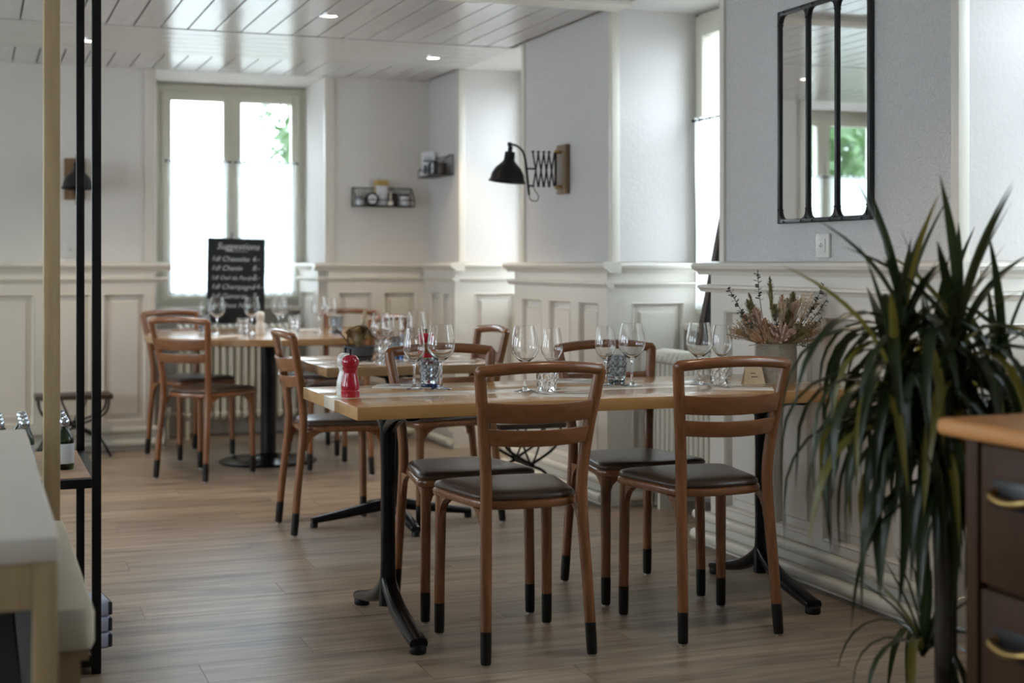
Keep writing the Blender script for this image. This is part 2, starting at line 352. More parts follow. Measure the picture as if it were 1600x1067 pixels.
def frame_fn(o, u, n):      # maps (along, out, z) to the world
    return lambda a, b, z: (o[0]+u[0]*a+n[0]*b, o[1]+u[1]*a+n[1]*b, z)
def profile(fn, L, prof):   # sweeps an (out, z) profile along the wall with mitre-free ends
    m = MB(); k = len(prof); vs = [fn(0, b, z) for b, z in prof]+[fn(L, b, z) for b, z in prof]
    m.add(vs, [tuple(reversed(range(k))), tuple(range(k, 2*k))]+[(i, (i+1) % k, (i+1) % k+k, i+k) for i in range(k)])
    return m
def wainscot(parent, o, u, n, L, panels, base=True, e0=0, e1=0):
    fn = frame_fn(o, u, n); Z0, Z1 = 0.17, 0.965
    m = MB(); m.box(0, L, 0, 0.018, 0, 1.12, fn)
    m.box(0, L, 0.018, 0.056, Z1, 1.12, fn); m.box(0, L, 0.018, 0.056, 0, Z0, fn)
    cur = 0
    for a, b in panels+[(L, L)]:
        if a-cur > 1e-4: m.box(cur, a, 0.018, 0.056, Z0, Z1, fn)
        cur = b
    m.build('wainscot_frame', 'wainscot', parent)
    for a, b in panels:
        p = MB(); w = min(0.048, (b-a)*0.2); s1 = 0.010
        def ring(i, d): return [fn(a+i, d, Z0+i), fn(b-i, d, Z0+i), fn(b-i, d, Z1-i), fn(a+i, d, Z1-i)]
        R = [ring(0, 0.056), ring(s1*0.5, 0.060), ring(s1*1.1, 0.052), ring(s1*1.6, 0.028), ring(w*0.9, 0.033), ring(w+0.004, 0.046)]
        vs = sum(R, []); fs = [(20, 21, 22, 23)]
        for k in range(5):
            for j in range(4): fs.append((k*4+j, k*4+(j+1) % 4, k*4+4+(j+1) % 4, k*4+4+j))
        p.add(vs, fs).build('panel', 'wainscot', parent)
    def run(prof, d, name):
        g = frame_fn((o[0]-u[0]*d*e0, o[1]-u[1]*d*e0), u, n)
        profile(g, L+d*(e0+e1), prof).build(name, 'trim_paint', parent)
    run([(0, 1.105), (0.062, 1.105), (0.070, 1.118), (0.092, 1.130), (0.097, 1.142), (0.090, 1.152), (0, 1.160)], 0.0965, 'chair_rail')
    run([(0.03, 1.035), (0.060, 1.035), (0.068, 1.046), (0.078, 1.053), (0.078, 1.062), (0.056, 1.066), (0.03, 1.066)], 0.0775, 'rail_moulding')
    if base: run([(0, 0), (0.066, 0), (0.066, 0.10), (0.058, 0.125), (0.04, 0.13), (0, 0.13)], 0.0655, 'baseboard')
# right wall: running towards the camera along -Y, facing -X
def right_ws(y1, y0, ys): wainscot(wall_right, (WX, y1, 0), (0, -1, 0), (-1, 0, 0), y1-y0, [(y1-b, y1-a) for a, b in ys], True, int(y1 < BY), 1)
right_ws(5.13, 3.64, [(4.75, 5.02), (4.38, 4.645), (4.03, 4.315), (3.70, 3.96)])
right_ws(7.38, 6.20, [(6.97, 7.27), (6.58, 6.88), (6.20+0.04, 6.49)])
right_ws(BY, 8.49, [(8.74, 8.94), (8.53, 8.69)])
right_ws(2.50, 1.00, [(2.1, 2.38), (1.7, 2.0), (1.3, 1.6)])
# reveals facing the camera (-Y)
for yv, nm in ((6.20, 'a'), (8.49, 'b'), (3.64, 'c')):
    wainscot(wall_right, (WX-0.056, yv, 0), (1, 0, 0), (0, -1, 0), 0.44+0.056, [(0.13, 0.41)])
# reveals facing away
for yv in (5.13, 7.38):
    wainscot(wall_right, (3.30, yv, 0), (-1, 0, 0), (0, 1, 0), 0.44, [(0.08, 0.36)])
# back wall
wainscot(wall_back, (2.155, BY, 0), (1, 0, 0), (0, -1, 0), WX-2.155, [(0.065, 0.30), (0.37, 0.60)], True, 1, 0)
wainscot(wall_back, (-0.09, BY, 0), (1, 0, 0), (0, -1, 0), 1.14, [(0.17, 0.43), (0.50, 0.76), (0.83, 1.09)], True, 1, 1)
wainscot(wall_back, (LX, BY, 0), (1, 0, 0), (0, -1, 0), 1.81, [(0.2+0.4*i, 0.5+0.4*i) for i in range(4)], True, 0, 1)
wainscot(wall_back, (2.155, 9.75, 0), (0, -1, 0), (-1, 0, 0), 0.61, [(0.10, 0.50)])
wainscot(wall_back, (-0.09, 9.75, 0), (0, -1, 0), (-1, 0, 0), 0.61, [(0.10, 0.50)])
# corner boards at the niche edges above the rail
for a, b in PIERS[1:]:
    for yy, s in ((a, 1), (b, -1)):
        if yy > BY: continue
        m = MB(); y0, y1 = (yy-0.012, yy+0.026) if s > 0 else (yy-0.026, yy+0.012)
        m.box(WX-0.012, WX+0.030, y0, y1, 1.15, CEIL); m.build('corner_board', 'trim_paint', wall_right, bevel=0.003)
for xx, s in ((2.155, 1), (1.05, -1), (-0.09, 1), (-1.19, -1)):
    x0, x1 = (xx-0.012, xx+0.05) if s > 0 else (xx-0.05, xx+0.012)
    MB().box(x0, x1, BY-0.014, BY+0.03, 1.15, CEIL).build('corner_board', 'trim_paint', wall_back, bevel=0.003)
# smooth painted skins on the niche reveals
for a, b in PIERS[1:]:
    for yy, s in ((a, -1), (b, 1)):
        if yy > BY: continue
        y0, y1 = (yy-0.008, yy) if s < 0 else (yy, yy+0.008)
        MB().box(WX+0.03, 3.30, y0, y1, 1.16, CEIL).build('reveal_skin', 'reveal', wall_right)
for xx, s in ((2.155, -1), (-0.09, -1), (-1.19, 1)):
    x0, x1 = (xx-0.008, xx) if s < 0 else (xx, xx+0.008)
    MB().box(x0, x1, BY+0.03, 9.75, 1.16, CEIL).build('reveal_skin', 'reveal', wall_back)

# windows: fixed frame, two casements with pane, sill, handle
def window(idx, side, a0, a1, z0, z1, plane, label):
    if side == 'back': fn = lambda a, b, z: (a, plane+b, z)
    elif side == 'right': fn = lambda a, b, z: (plane+b, a0+a1-a, z)
    else: fn = lambda a, b, z: (plane-b, a, z)
    w = empty('window_%d' % idx); tag(w, label, None, None, 'structure')
    t = 0.045; head = z1-0.015
    m = MB(); m.box(a0, a0+t, 0, 0.09, z0, head, fn); m.box(a1-t, a1, 0, 0.09, z0, head, fn); m.box(a0+t, a1-t, 0, 0.09, head-t, head, fn); m.box(a0+t, a1-t, 0, 0.09, z0, z0+t, fn)
    m.box(a0, a1, 0.02, 0.08, head, z1, fn)
    m.build('window_frame', 'window_paint', w)
    mid = (a0+a1)/2; s = 0.06
    for c0, c1 in ((a0+t, mid), (mid, a1-t)):
        y0, y1 = -0.018, 0.045; q0, q1 = z0+t, head-t
        m = MB(); m.box(c0, c0+s, y0, y1, q0, q1, fn); m.box(c1-s, c1, y0, y1, q0, q1, fn); m.box(c0+s, c1-s, y0, y1, q1-s, q1, fn); m.box(c0+s, c1-s, y0, y1, q0, q0+s, fn)
        cs = m.build('casement', 'window_paint', w, bevel=0.004)
        MB().box(c0+s, c1-s, 0.012, 0.016, q0+s, q1-s, fn).build('pane', 'pane', cs)
    m = MB(); m.box(mid-0.014, mid+0.014, -0.026, -0.018, 1.22, 1.36, fn); m.box(mid-0.008, mid+0.008, -0.05, -0.026, 1.32, 1.345, fn); m.box(mid-0.010, mid+0.010, -0.062, -0.045, 1.22, 1.35, fn)
    m.build('window_handle', 'steel', w, bevel=0.003)
    MB().box(a0, a1, -0.10, 0.0, z0-0.03, z0, fn).build('window_sill', 'trim_paint', w, bevel=0.004)
    MB().box(a0, a1, 0.0, 0.14, z0-0.03, z0, fn).build('outer_sill', 'trim_paint', w)
    # two short sheer curtains on rods
    return fn
def curtain(fn, c0, c1, ztop, zbot, label, seed):
    r = random.Random(seed); root = empty('cafe_curtain', fn((c0+c1)/2, -0.04, zbot))
    inv = Vector(root.location)
    g = lambda a, b, z: tuple(Vector(fn(a, b, z))-inv)
    nx, nz = 44, 12; vs = []; fs = []; ph = r.uniform(0, 6)
    for k in range(nz+1):
        z = ztop+0.02+(zbot-ztop-0.02)*k/nz; sp = 0.93+0.07*(1-abs(k/nz-0.3)); sp = 1.0-0.05*math.sin(PI*k/nz)
        for i in range(nx+1):
            t = i/nx; a = (c0+c1)/2+(t-0.5)*(c1-c0)*sp
            b = -0.045+0.010*math.sin(t*34+ph+0.6*math.sin(k*0.5))*(0.35+0.65*k/nz)+0.005*math.sin(t*81+ph*2)
            vs.append(g(a, b, z+(0.006*math.sin(t*50) if k == 0 else 0)))
    for k in range(nz):
        for i in range(nx): p = k*(nx+1)+i; fs.append((p, p+1, p+nx+2, p+nx+1))
    cl = MB().add(vs, fs).build('cloth', 'sheer', root, smooth=180)
    MB().tube([g(c0-0.01, -0.045, ztop+0.01), g(c1+0.01, -0.045, ztop+0.01)], 0.004, 8).build('rod', 'iron_mat', root, smooth=60)
    for a in (c0-0.005, c1+0.005):
        MB().tube([g(a, -0.052, ztop+0.01), g(a, -0.018, ztop+0.01)], 0.007, 8).build('rod_bracket', 'iron_mat', root, smooth=60)
    for i in range(4):
        a = c0+(c1-c0)*(0.14+0.24*i)
        MB().tube([g(a, -0.045+0.007*math.cos(q*PI/4), ztop+0.01+0.007*math.sin(q*PI/4)) for q in range(9)], 0.0015, 6).build('ring', 'iron_mat', root)
    tag(root, label, 'curtain', 'sheer cafe curtains')
WLAB = ['cream casement window above the chalkboard', 'cream casement window seen in the mirror', 'cream casement window in the niche beside the mirror', 'cream casement window in the niche behind the scissor lamp', 'cream casement window in the near niche', 'cream casement window nearest the near wall', 'nearest casement window in the wall opposite the mirror', 'middle casement window in the wall opposite the mirror', 'farthest casement window in the wall opposite the mirror']
CLAB = ['end wall window with the chalkboard', 'window reflected in the mirror', 'niche window beside the mirror', 'niche window behind the scissor lamp', 'near niche window behind the potted plant']
for i, w in enumerate(WINDOWS):
    fn = window(i+1, *w, WLAB[i])
    if i < 5:
        a0, a1 = w[1], w[2]; mid = (a0+a1)/2
        for j, (c0, c1) in enumerate(((a0+0.075, mid-0.025), (mid+0.025, a1-0.075))):
            curtain(fn, c0, c1, 1.83, 0.93, 'sheer cafe curtain on the %s casement of the %s' % (('left', 'right')[j], CLAB[i]), i*2+j)

# downlights
def downlight(x, y, zc, label, power=14):
    t = empty('downlight', (x, y, zc)); tag(t, label, 'light', 'recessed ceiling downlights')
    MB().lathe([(0.050, 0.0), (0.050, -0.006), (0.043, -0.008), (0.038, -0.004), (0.038, 0.0)], 28, close=True).build('trim_ring', 'steel', t, smooth=40)
    MB().lathe([(0.037, -0.001), (0.037, -0.003)], 28).build('lamp_disc', 'lamp_disc', t)
    l = bpy.data.lights.new('downlight_bulb', 'SPOT'); l.energy = power; l.color = (1.0, 0.80, 0.56); l.spot_size = math.radians(105); l.spot_blend = 0.6; l.shadow_soft_size = 0.03
    o = bpy.data.objects.new('downlight_bulb', l); COL.objects.link(o); o.parent = t; o.location = (0, 0, -0.012)
DP = 29
downlight(0.583, 8.06, CEIL-0.003, 'round downlight left of the far window on the cross boards', DP)
downlight(2.53, 8.01, CEIL-0.003, 'round downlight near the corner niche on the cross boards', DP)
downlight(1.63, 6.85, CEIL, 'round downlight in the long boards above the middle table', DP)
downlight(-1.30, 8.0, CEIL-0.003, 'round downlight above the window seen in the mirror', DP)
downlight(2.1, 3.3, CEIL, 'round downlight over the potted plant', DP*0.5)
downlight(-0.2, 5.2, CEIL, 'round downlight over the shelf unit', DP*0.5)

# outside: lawn and trees behind the windows
lawn = tag(MB().box(-40, 40, 10.5, 60, -0.9, -0.5).build('ground', 'grass'), 'pale gravel yard outside the end windows', None, None, 'structure')
tag(MB().box(3.9, 40, -30, 10.4, -0.9, -0.5).build('ground', 'grass'), 'pale gravel yard along the window wall', None, None, 'structure')
def tree(x, y, z0, h, rad, n, label, seed):
    r = random.Random(seed); t = empty('tree', (x, y, z0)); tag(t, label, 'tree', 'trees outside')
    MB().tube(smoothpts([(0, 0, 0), (0.05, 0.03, h*0.3), (-0.04, 0.05, h*0.6), (0.05, 0, h*0.85)]), [0.16-0.10*i/18 for i in range(19)], 8).build('trunk', 'bark', t, smooth=60)
    m = MB(); blobs = [(r.gauss(0, rad*0.45), r.gauss(0, rad*0.45), h*0.62+r.gauss(0, rad*0.5), rad*r.uniform(0.3, 0.5)) for _ in range(16)]
    for i in range(n):
        b = r.choice(blobs); d = Vector((r.gauss(0, 1), r.gauss(0, 1), r.gauss(0, 1))).normalized()*b[3]*r.uniform(0.6, 1.0)
        c = Vector(b[:3])+d; u = Vector((r.gauss(0, 1), r.gauss(0, 1), r.gauss(0, 1))).normalized(); v = u.orthogonal().normalized()
        s = r.uniform(0.05, 0.11)
        m.add([c-u*s, c+v*s*0.5, c+u*s, c-v*s*0.5], [(0, 1, 2, 3)])
    o = m.build('foliage', 'tree_leaf', t); o['kind'] = 'stuff'
tree(-3.2, 15.5, -0.5, 5.2, 2.0, 9000, 'leafy tree reflected in the left pane of the mirror', 1)
tree(-8.2, 19.5, -0.5, 5.5, 2.2, 9000, 'leafy tree reflected in the right pane of the mirror', 2)
tree(4.6, 20.0, -0.5, 4.6, 1.15, 2600, 'small tree seen through the right casement of the end window', 3)

# ------------------------------------------------------------ dining chairs
def round_poly(pts, rad, n=5):
    out = []; k = len(pts)
    for i in range(k):
        p = Vector(pts[i]); a = (Vector(pts[i-1])-p); b = (Vector(pts[(i+1) % k])-p); r = rad[i]
        p0 = p+a.normalized()*r; p1 = p+b.normalized()*r
        for j in range(n+1):
            t = j/n; out.append(tuple((1-t)**2*p0+2*t*(1-t)*p+t*t*p1))
    return out
def loft(rings, name, mat, parent, smooth=40):
    k = len(rings[0]); vs = sum(rings, []); fs = [tuple(reversed(range(k)))]
    for r in range(len(rings)-1):
        for j in range(k): fs.append((r*k+j, r*k+(j+1) % k, (r+1)*k+(j+1) % k, (r+1)*k+j))
    fs.append(tuple(range((len(rings)-1)*k, len(rings)*k)))
    return MB().add(vs, fs).build(name, mat, parent, smooth=smooth)
def lerp_path(path, z):
    for (p, q) in zip(path, path[1:]):
        if p[2] <= z <= q[2]:
            t = (z-p[2])/(q[2]-p[2]); return [p[i]+(q[i]-p[i])*t for i in range(3)]
    return path[-1]
def make_chair():
    t = empty('dining_chair')
    def leg(path, radii, rear):
        P = [tuple(v) for v in smoothpts(path, 8)]
        cut = 0.098; rr = lambda z: radii[0]+(radii[1]-radii[0])*min(1, z/0.42)
        up = [tuple(lerp_path(P, cut))]+[p for p in P if p[2] > cut+0.004]
        lg = MB().tube(up, [rr(p[2]) for p in up], 12).build('leg', 'chair', t, smooth=50)
        lo = [tuple(lerp_path(P, z)) for z in (0.006, 0.012, 0.05, 0.0985)]
        MB().tube(lo, [rr(0)*0.93, rr(0)+0.0003, rr(0.05)+0.0006, rr(0.1)+0.0006], 12).build('leg_tip', 'tip', lg, smooth=50)
        MB().tube([(P[0][0], P[0][1], 0.0), (P[0][0], P[0][1], 0.0062)], 0.0115, 12).build('glide', 'glide', lg, smooth=50)
        return P
    posts = {}
    for s in (-1, 1):
        posts[s] = leg([(s*0.166, -0.197, 0), (s*0.159, -0.180, 0.20), (s*0.151, -0.157, 0.42), (s*0.151, -0.156, 0.53), (s*0.163, -0.172, 0.66), (s*0.182, -0.198, 0.80), (s*0.187, -0.206, 0.842)], (0.0155, 0.0178), True)
        leg([(s*0.180, 0.194, 0), (s*0.179, 0.192, 0.2), (s*0.176, 0.188, 0.446)], (0.0155, 0.0178), False)
    e = posts[1][-1]
    rail = [(-e[0]-0.010, e[1]+0.002, e[2]-0.004)]+[(e[0]*q, e[1]-0.030*(1-q*q), e[2]+0.012*(1-q*q)) for q in [-1+i/7 for i in range(15)]]+[(e[0]+0.010, e[1]+0.002, e[2]-0.004)]
    MB().tube(rail, [0.010]+[0.0172]*15+[0.010], 14).build('top_rail', 'chair_x', t, smooth=60)
    for z0, z1 in ((0.690, 0.748), (0.622, 0.671)):
        zc = (z0+z1)/2; p = lerp_path(posts[1], zc); vs = []; fs = []; n = 12
        for i in range(n+1):
            q = -1+2*i/n; x = p[0]*q; y = p[1]-0.036*(1-q*q)-0.002; zz = 0.006*(q*q)
            lean = -0.014*(z1-z0)/0.06
            for (dy, z) in ((-0.006, z0), (0.006, z0), (0.006+lean, z1), (-0.006+lean, z1)): vs.append((x, y+dy, z+zz))
        for i in range(n):
            for j in range(4): fs.append((i*4+j, i*4+(j+1) % 4, i*4+4+(j+1) % 4, i*4+4+j))
        fs += [(3, 2, 1, 0), (n*4, n*4+1, n*4+2, n*4+3)]
        MB().add(vs, fs).build('back_slat', 'chair_x', t, bevel=0.004, smooth=40)
    base = round_poly([(-0.150, -0.135), (0, -0.155), (0.150, -0.135), (0.208, 0.215), (0, 0.245), (-0.208, 0.215)], [0.07, 0.05, 0.07, 0.055, 0.06, 0.055])
    c = Vector((0, 0.04))
    def ring(d, z):
        o = []
        for p in base:
            v = Vector(p)-c; L = v.length; o.append((c.x+v.x*(L+d)/L, c.y+v.y*(L+d)/L, z))
        return o
    loft([ring(-0.004, 0.434), ring(0.003, 0.438), ring(0.006, 0.447), ring(0.003, 0.456), ring(-0.004, 0.460)], 'seat_frame', 'chair_x', t)
    loft([ring(-0.006, 0.458), ring(-0.001, 0.463), ring(0.0, 0.469), ring(-0.007, 0.477), ring(-0.03, 0.482), ring(-0.07, 0.4845), ring(-0.12, 0.4855)], 'seat_pad', 'leather', t, 60)
    for s in (-1, 1):
        for (x, y, sy) in ((0.177, 0.188, -1), (0.153, -0.152, 1)):
            pts = [(0, 0.436), (0.085, 0.436), (0.060, 0.428), (0.035, 0.412), (0.018, 0.388), (0.012, 0.360), (0, 0.355)]
            m = MB(); k = len(pts); X = s*x
            vs = [(X-0.009-s*0.0*d, y+sy*d, z) for d, z in pts]+[(X+0.009, y+sy*d, z) for d, z in pts]
            m.add(vs, [tuple(range(k)), tuple(range(k, 2*k))]+[(i, (i+1) % k, (i+1) % k+k, i+k) for i in range(k)])
            m.build('bracket', 'chair', t)
        pts = [(0, 0.436), (0.07, 0.436), (0.045, 0.425), (0.022, 0.405), (0.012, 0.375), (0, 0.37)]; k = len(pts); m = MB()
        vs = [(s*(0.177-d), 0.179, z) for d, z in pts]+[(s*(0.177-d), 0.197, z) for d, z in pts]
        m.add(vs, [tuple(range(k)), tuple(range(k, 2*k))]+[(i, (i+1) % k, (i+1) % k+k, i+k) for i in range(k)]); m.build('bracket', 'chair', t)
    return t
chair0 = make_chair()
CH = [  # x, y, heading of the front in degrees, label
    (1.53, 4.018, 90, 'brown wooden chair seen from behind, at the near left of the front table'),
    (1.53, 4.552, 270, 'brown wooden chair facing the viewer across the front table, beside the red mill end'),
    (2.163, 4.024, 90, 'brown wooden chair seen from behind, nearest the dried flower vase'),
    (2.165, 4.555, 270, 'brown wooden chair facing the viewer across the front table, below the tall niche window'),
    (1.456, 6.094, 0, 'brown wooden chair in side view at the left of the middle table'),
    (2.005, 6.112, 180, 'brown wooden chair at the right end of the middle table'),
    (1.165, 7.815, 43, 'nearest brown chair at the left of the round table'),
    (1.205, 8.685, -66, 'brown chair at the left rear of the round table, half behind the nearer one'),
    (2.053, 8.577, 221, 'brown chair at the right rear of the round table by the corner'),
    (2.003, 7.757, 134, 'brown chair between the round table and the middle table, behind the flower bowl'),
]
for i, (x, y, a, lab) in enumerate(CH):
    o = chair0 if i == 0 else copy_tree(chair0)
    o.location = (x, y, 0); o.rotation_euler = (0, 0, math.radians(a-90)); tag(o, lab, 'chair', 'brown dining chairs')

# ------------------------------------------------------------ tables
TZ = 0.736; T2 = 0.722; TR = 0.745
t = empty('dining_table', (1.885, 4.353, 0)); tag(t, 'long oak table with a pale inlaid stripe in front', 'table')
for y0, y1, mt in ((-0.368, -0.088, 'oak'), (-0.088, 0.052, 'oak_pale'), (0.052, 0.350, 'oak')):
    box_obj('top_board' if mt == 'oak' else 'inlay_strip', mt, (-0.855, 0.855, y0, y1, TZ-0.038, TZ), t, 0.0015)
def swept_foot(pts, w, h, name, parent, mat='iron'):
    P = smoothpts(pts, 6); k = len(P); m = MB(); vs = []; fs = []; n = 12
    for i, p in enumerate(P):
        a = i/(k-1); ww = w[0]+(w[1]-w[0])*a; hh = h[0]+(h[1]-h[0])*a
        tdir = (P[min(i+1, k-1)]-P[max(i-1, 0)]); side = Vector((-tdir.y, tdir.x, 0)).normalized()
        for j in range(n):
            q = 2*PI*j/n; cx, sx = math.cos(q), math.sin(q)
            ex = math.copysign(abs(cx)**0.7, cx); ez = math.copysign(abs(sx)**0.7, sx)
            vs.append(p+side*ww*ex+Vector((0, 0, hh*ez)))
    for i in range(k-1):
        for j in range(n): fs.append((i*n+j, i*n+(j+1) % n, (i+1)*n+(j+1) % n, (i+1)*n+j))
    fs += [tuple(range(n)), tuple(range((k-1)*n, k*n))]
    return m.add(vs, fs).build(name, mat, parent, smooth=50)
for bx in (-0.660, 0.695):
    m = MB(); m.tube([(bx, 0, 0.07), (bx, 0, 0.2), (bx, 0, 0.5), (bx, 0, 0.66)], [0.030, 0.024, 0.023, 0.028], 14, sx=0.85)
    m.build('column', 'iron', t, smooth=50)
    for s in (-1, 1):
        swept_foot([(bx, s*0.335, 0.030), (bx, s*0.25, 0.046), (bx, s*0.12, 0.078), (bx, s*0.03, 0.125), (bx, 0, 0.16)], (0.028, 0.024), (0.016, 0.03), 'foot', t)
        MB().lathe([(0.024, 0.0), (0.026, 0.004), (0.026, 0.020), (0.02, 0.026)], 14, (bx, s*0.325, 0)).build('foot_pad', 'iron_mat', t, smooth=50)
        swept_foot([(bx, s*0.27, TZ-0.048), (bx, s*0.16, TZ-0.055), (bx, s*0.05, TZ-0.085), (bx, 0, TZ-0.12)], (0.022, 0.022), (0.009, 0.024), 'support_arm', t)
    MB().box(bx-0.10, bx+0.10, -0.055, 0.055, TZ-0.052, TZ-0.038).build('mount_plate', 'iron', t, bevel=0.004)
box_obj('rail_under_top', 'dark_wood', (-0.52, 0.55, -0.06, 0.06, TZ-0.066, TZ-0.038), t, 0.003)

t = empty('bistro_table', (1.74, 6.11, 0)); tag(t, 'square wooden table with cross base, in the middle', 'table')
for i in range(3):
    box_obj('top_board', 'walnut', (-0.39, 0.39, -0.39+0.26*i, -0.39+0.26*(i+1), T2-0.038, T2), t, 0.001)
MB().lathe([(0.045, 0.06), (0.034, 0.12), (0.030, 0.2), (0.030, 0.62), (0.05, T2-0.05)], 18).build('column', 'iron', t, smooth=50)
for k in range(4):
    dx, dy = [(1, 0), (0, 1), (-1, 0), (0, -1)][k]
    swept_foot([(dx*0.365, dy*0.365, 0.030), (dx*0.25, dy*0.25, 0.047), (dx*0.10, dy*0.10, 0.072), (0, 0, 0.09)], (0.021, 0.034), (0.013, 0.03), 'foot', t)
    MB().lathe([(0.017, 0), (0.018, 0.018), (0.012, 0.024)], 12, (dx*0.355, dy*0.355, 0)).build('foot_pad', 'iron_mat', t, smooth=50)
    swept_foot([(dx*0.28, dy*0.28, T2-0.048), (dx*0.1, dy*0.1, T2-0.055), (0, 0, T2-0.075)], (0.018, 0.026), (0.009, 0.02), 'support_arm', t)

t = empty('round_table', (1.6, 8.25, 0)); tag(t, 'round wooden table on a black pedestal by the far window', 'table')
MB().lathe([(0.0, TR-0.038), (0.697, TR-0.038), (0.70, TR-0.034), (0.70, TR-0.004), (0.697, TR), (0.0, TR)], 72).build('table_top', 'walnut', t, smooth=30)
MB().lathe([(0.045, 0.03), (0.045, TR-0.045)], 24).build('column', 'iron', t, smooth=50)
MB().lathe([(0.0, 0.0), (0.28, 0.0), (0.282, 0.008), (0.265, 0.016), (0.10, 0.022), (0.065, 0.035), (0.05, 0.05), (0.0, 0.05)], 48).build('base_plate', 'iron', t, smooth=40)
MB().lathe([(0.0, TR-0.046), (0.20, TR-0.046), (0.20, TR-0.038), (0, TR-0.038)], 24).build('mount_plate', 'iron', t, smooth=40)

# ------------------------------------------------------------ glassware
def wineglass(k, hh):
    o = [(0, 0), (0.036, 0), (0.0365, 0.0015), (0.020, 0.0042), (0.009, 0.0085), (0.0046, 0.018), (0.0038, 0.045), (0.0040, 0.080), (0.0075, 0.0905), (0.018, 0.098), (0.032, 0.110), (0.0435, 0.127), (0.0465, 0.140), (0.0455, 0.155), (0.0415, 0.178), (0.0370, 0.198), (0.0338, 0.212)]
    i = [(0.0331, 0.2122), (0.0363, 0.198), (0.0408, 0.178), (0.0448, 0.155), (0.0458, 0.140), (0.0428, 0.1277), (0.0312, 0.1112), (0.0172, 0.0998), (0.006, 0.0952), (0, 0.0945)]
    bowl = lambda r, z: (r*(k if z > 0.088 or r > 0.012 else 1), z*hh)
    me = MB().lathe([bowl(r, z) for r, z in o+i], 32).mesh('wine_glass', True)
    me.materials.append(M['glass']); me.polygons.foreach_set('use_smooth', [True]*len(me.polygons)); me.set_sharp_from_angle(angle=math.radians(48)); return me
G_BIG = wineglass(1.0, 1.0); G_SMALL = wineglass(0.78, 0.945)
def glass(me, x, y, z, label, grp):
    o = bpy.data.objects.new('wine_glass', me); COL.objects.link(o); o.location = (x, y, z+0.0006); o.rotation_euler.z = random.uniform(0, 6); tag(o, label, 'wine glass', grp)
def tumbler_mesh(hh=0.098, r0=0.030, r1=0.038):
    m = MB(); n = 20; vs = []; fs = []; L = 9
    for k in range(L):
        z = hh*k/(L-1); r = r0+(r1-r0)*k/(L-1)
        for j in range(n):
            q = 2*PI*j/n+(k % 2)*PI/n; rr = r*(1+(0.035 if (j+k) % 2 == 0 and 0 < k < L-2 else -0.01)); vs.append((rr*math.cos(q), rr*math.sin(q), z))
    for k in range(7):
        z = hh-(hh-0.014)*k/6; r = (r0+(r1-r0)*z/hh)-0.004
        for j in range(n): q = 2*PI*j/n; vs.append((r*math.cos(q), r*math.sin(q), z))
    T = L+7
    for k in range(T-1):
        for j in range(n): fs.append((k*n+j, k*n+(j+1) % n, (k+1)*n+(j+1) % n, (k+1)*n+j))
    fs += [tuple(reversed(range(n))), tuple(range((T-1)*n, T*n))]
    return m.add(vs, fs).mesh('tumbler')
TM = {}
for k in ('glass', 'glass_tint'):
    mm = tumbler_mesh(); mm.materials.append(M[k]); TM[k] = mm
def tumbler(x, y, z, label, grp, kind='glass', base=None):
    t = empty('tumbler', (x, y, z+0.0006), random.uniform(0, 6)); tag(t, label, 'tumbler', grp)
    o = bpy.data.objects.new('glass_body', TM[kind]); COL.objects.link(o); o.parent = t
    if base:
        o.location.z = 0.0145
        o.scale = (1, 1, 0.855)
        MB().lathe([(0, 0), (0.0275, 0), (0.0295, 0.003), (0.0298, 0.012), (0.028, 0.0143), (0, 0.0143)], 24).build('glass_base', base, t, smooth=40)
g = 'wine glasses on the front table'
glass(G_BIG, 1.44, 4.473, TZ, 'large wine glass behind the blue based tumbler, in front of the chair rail', g)
glass(G_SMALL, 1.357, 4.505, TZ, 'small wine glass nearest the red pepper mill', g)
glass(G_BIG, 1.67, 4.30, TZ, 'large wine glass behind the left near chair, beside a clear tumbler', g)
glass(G_SMALL, 1.782, 4.344, TZ, 'small wine glass above the left near chair and its cutlery', g)
glass(G_SMALL, 2.009, 4.417, TZ, 'small wine glass left of the smoke grey tumbler', g)
glass(G_BIG, 2.082, 4.362, TZ, 'large wine glass right of the smoke grey tumbler', g)
glass(G_BIG, 2.325, 4.335, TZ, 'large wine glass in front of the leaning dark board', g)
glass(G_SMALL, 2.435, 4.378, TZ, 'small wine glass nearest the dried flower vase', g)
g2 = 'tumblers on the front table'
tumbler(1.422, 4.545, TZ, 'cut tumbler with a blue base at the left end of the front table', g2, 'glass_tint', 'glass_blue')
tumbler(1.742, 4.29, TZ, 'clear cut tumbler behind the top rail of the left near chair', g2)
tumbler(2.075, 4.47, TZ, 'smoke grey cut tumbler between two wine glasses', g2, 'glass_tint', 'glass_grey')
tumbler(2.375, 4.285, TZ, 'clear cut tumbler behind the top rail of the right near chair', g2)
g = 'wine glasses on the middle table'
glass(G_BIG, 1.665, 6.03, T2, 'leftmost wine glass on the middle table, against the flower bowl', g)
glass(G_SMALL, 1.715, 6.10, T2, 'second wine glass from the flower bowl on the middle table', g)
glass(G_SMALL, 1.775, 6.02, T2, 'third wine glass from the flower bowl on the middle table', g)
glass(G_BIG, 1.855, 6.12, T2, 'rightmost wine glass on the middle table', g)
tumbler(1.648, 5.93, T2, 'clear cut tumbler beside the grey flower bowl', 'tumblers on the middle table')
tumbler(1.79, 6.20, T2, 'blue based tumbler behind the wine glasses of the middle table', 'tumblers on the middle table', 'glass_tint', 'glass_blue')
g = 'wine glasses on the round table'
glass(G_SMALL, 1.245, 8.33, TR, 'small wine glass at the left of the round table', g)
glass(G_BIG, 1.30, 8.22, TR, 'large wine glass in front of the left part of the chalkboard', g)
glass(G_BIG, 1.50, 8.22, TR, 'large wine glass in front of the right part of the chalkboard', g)
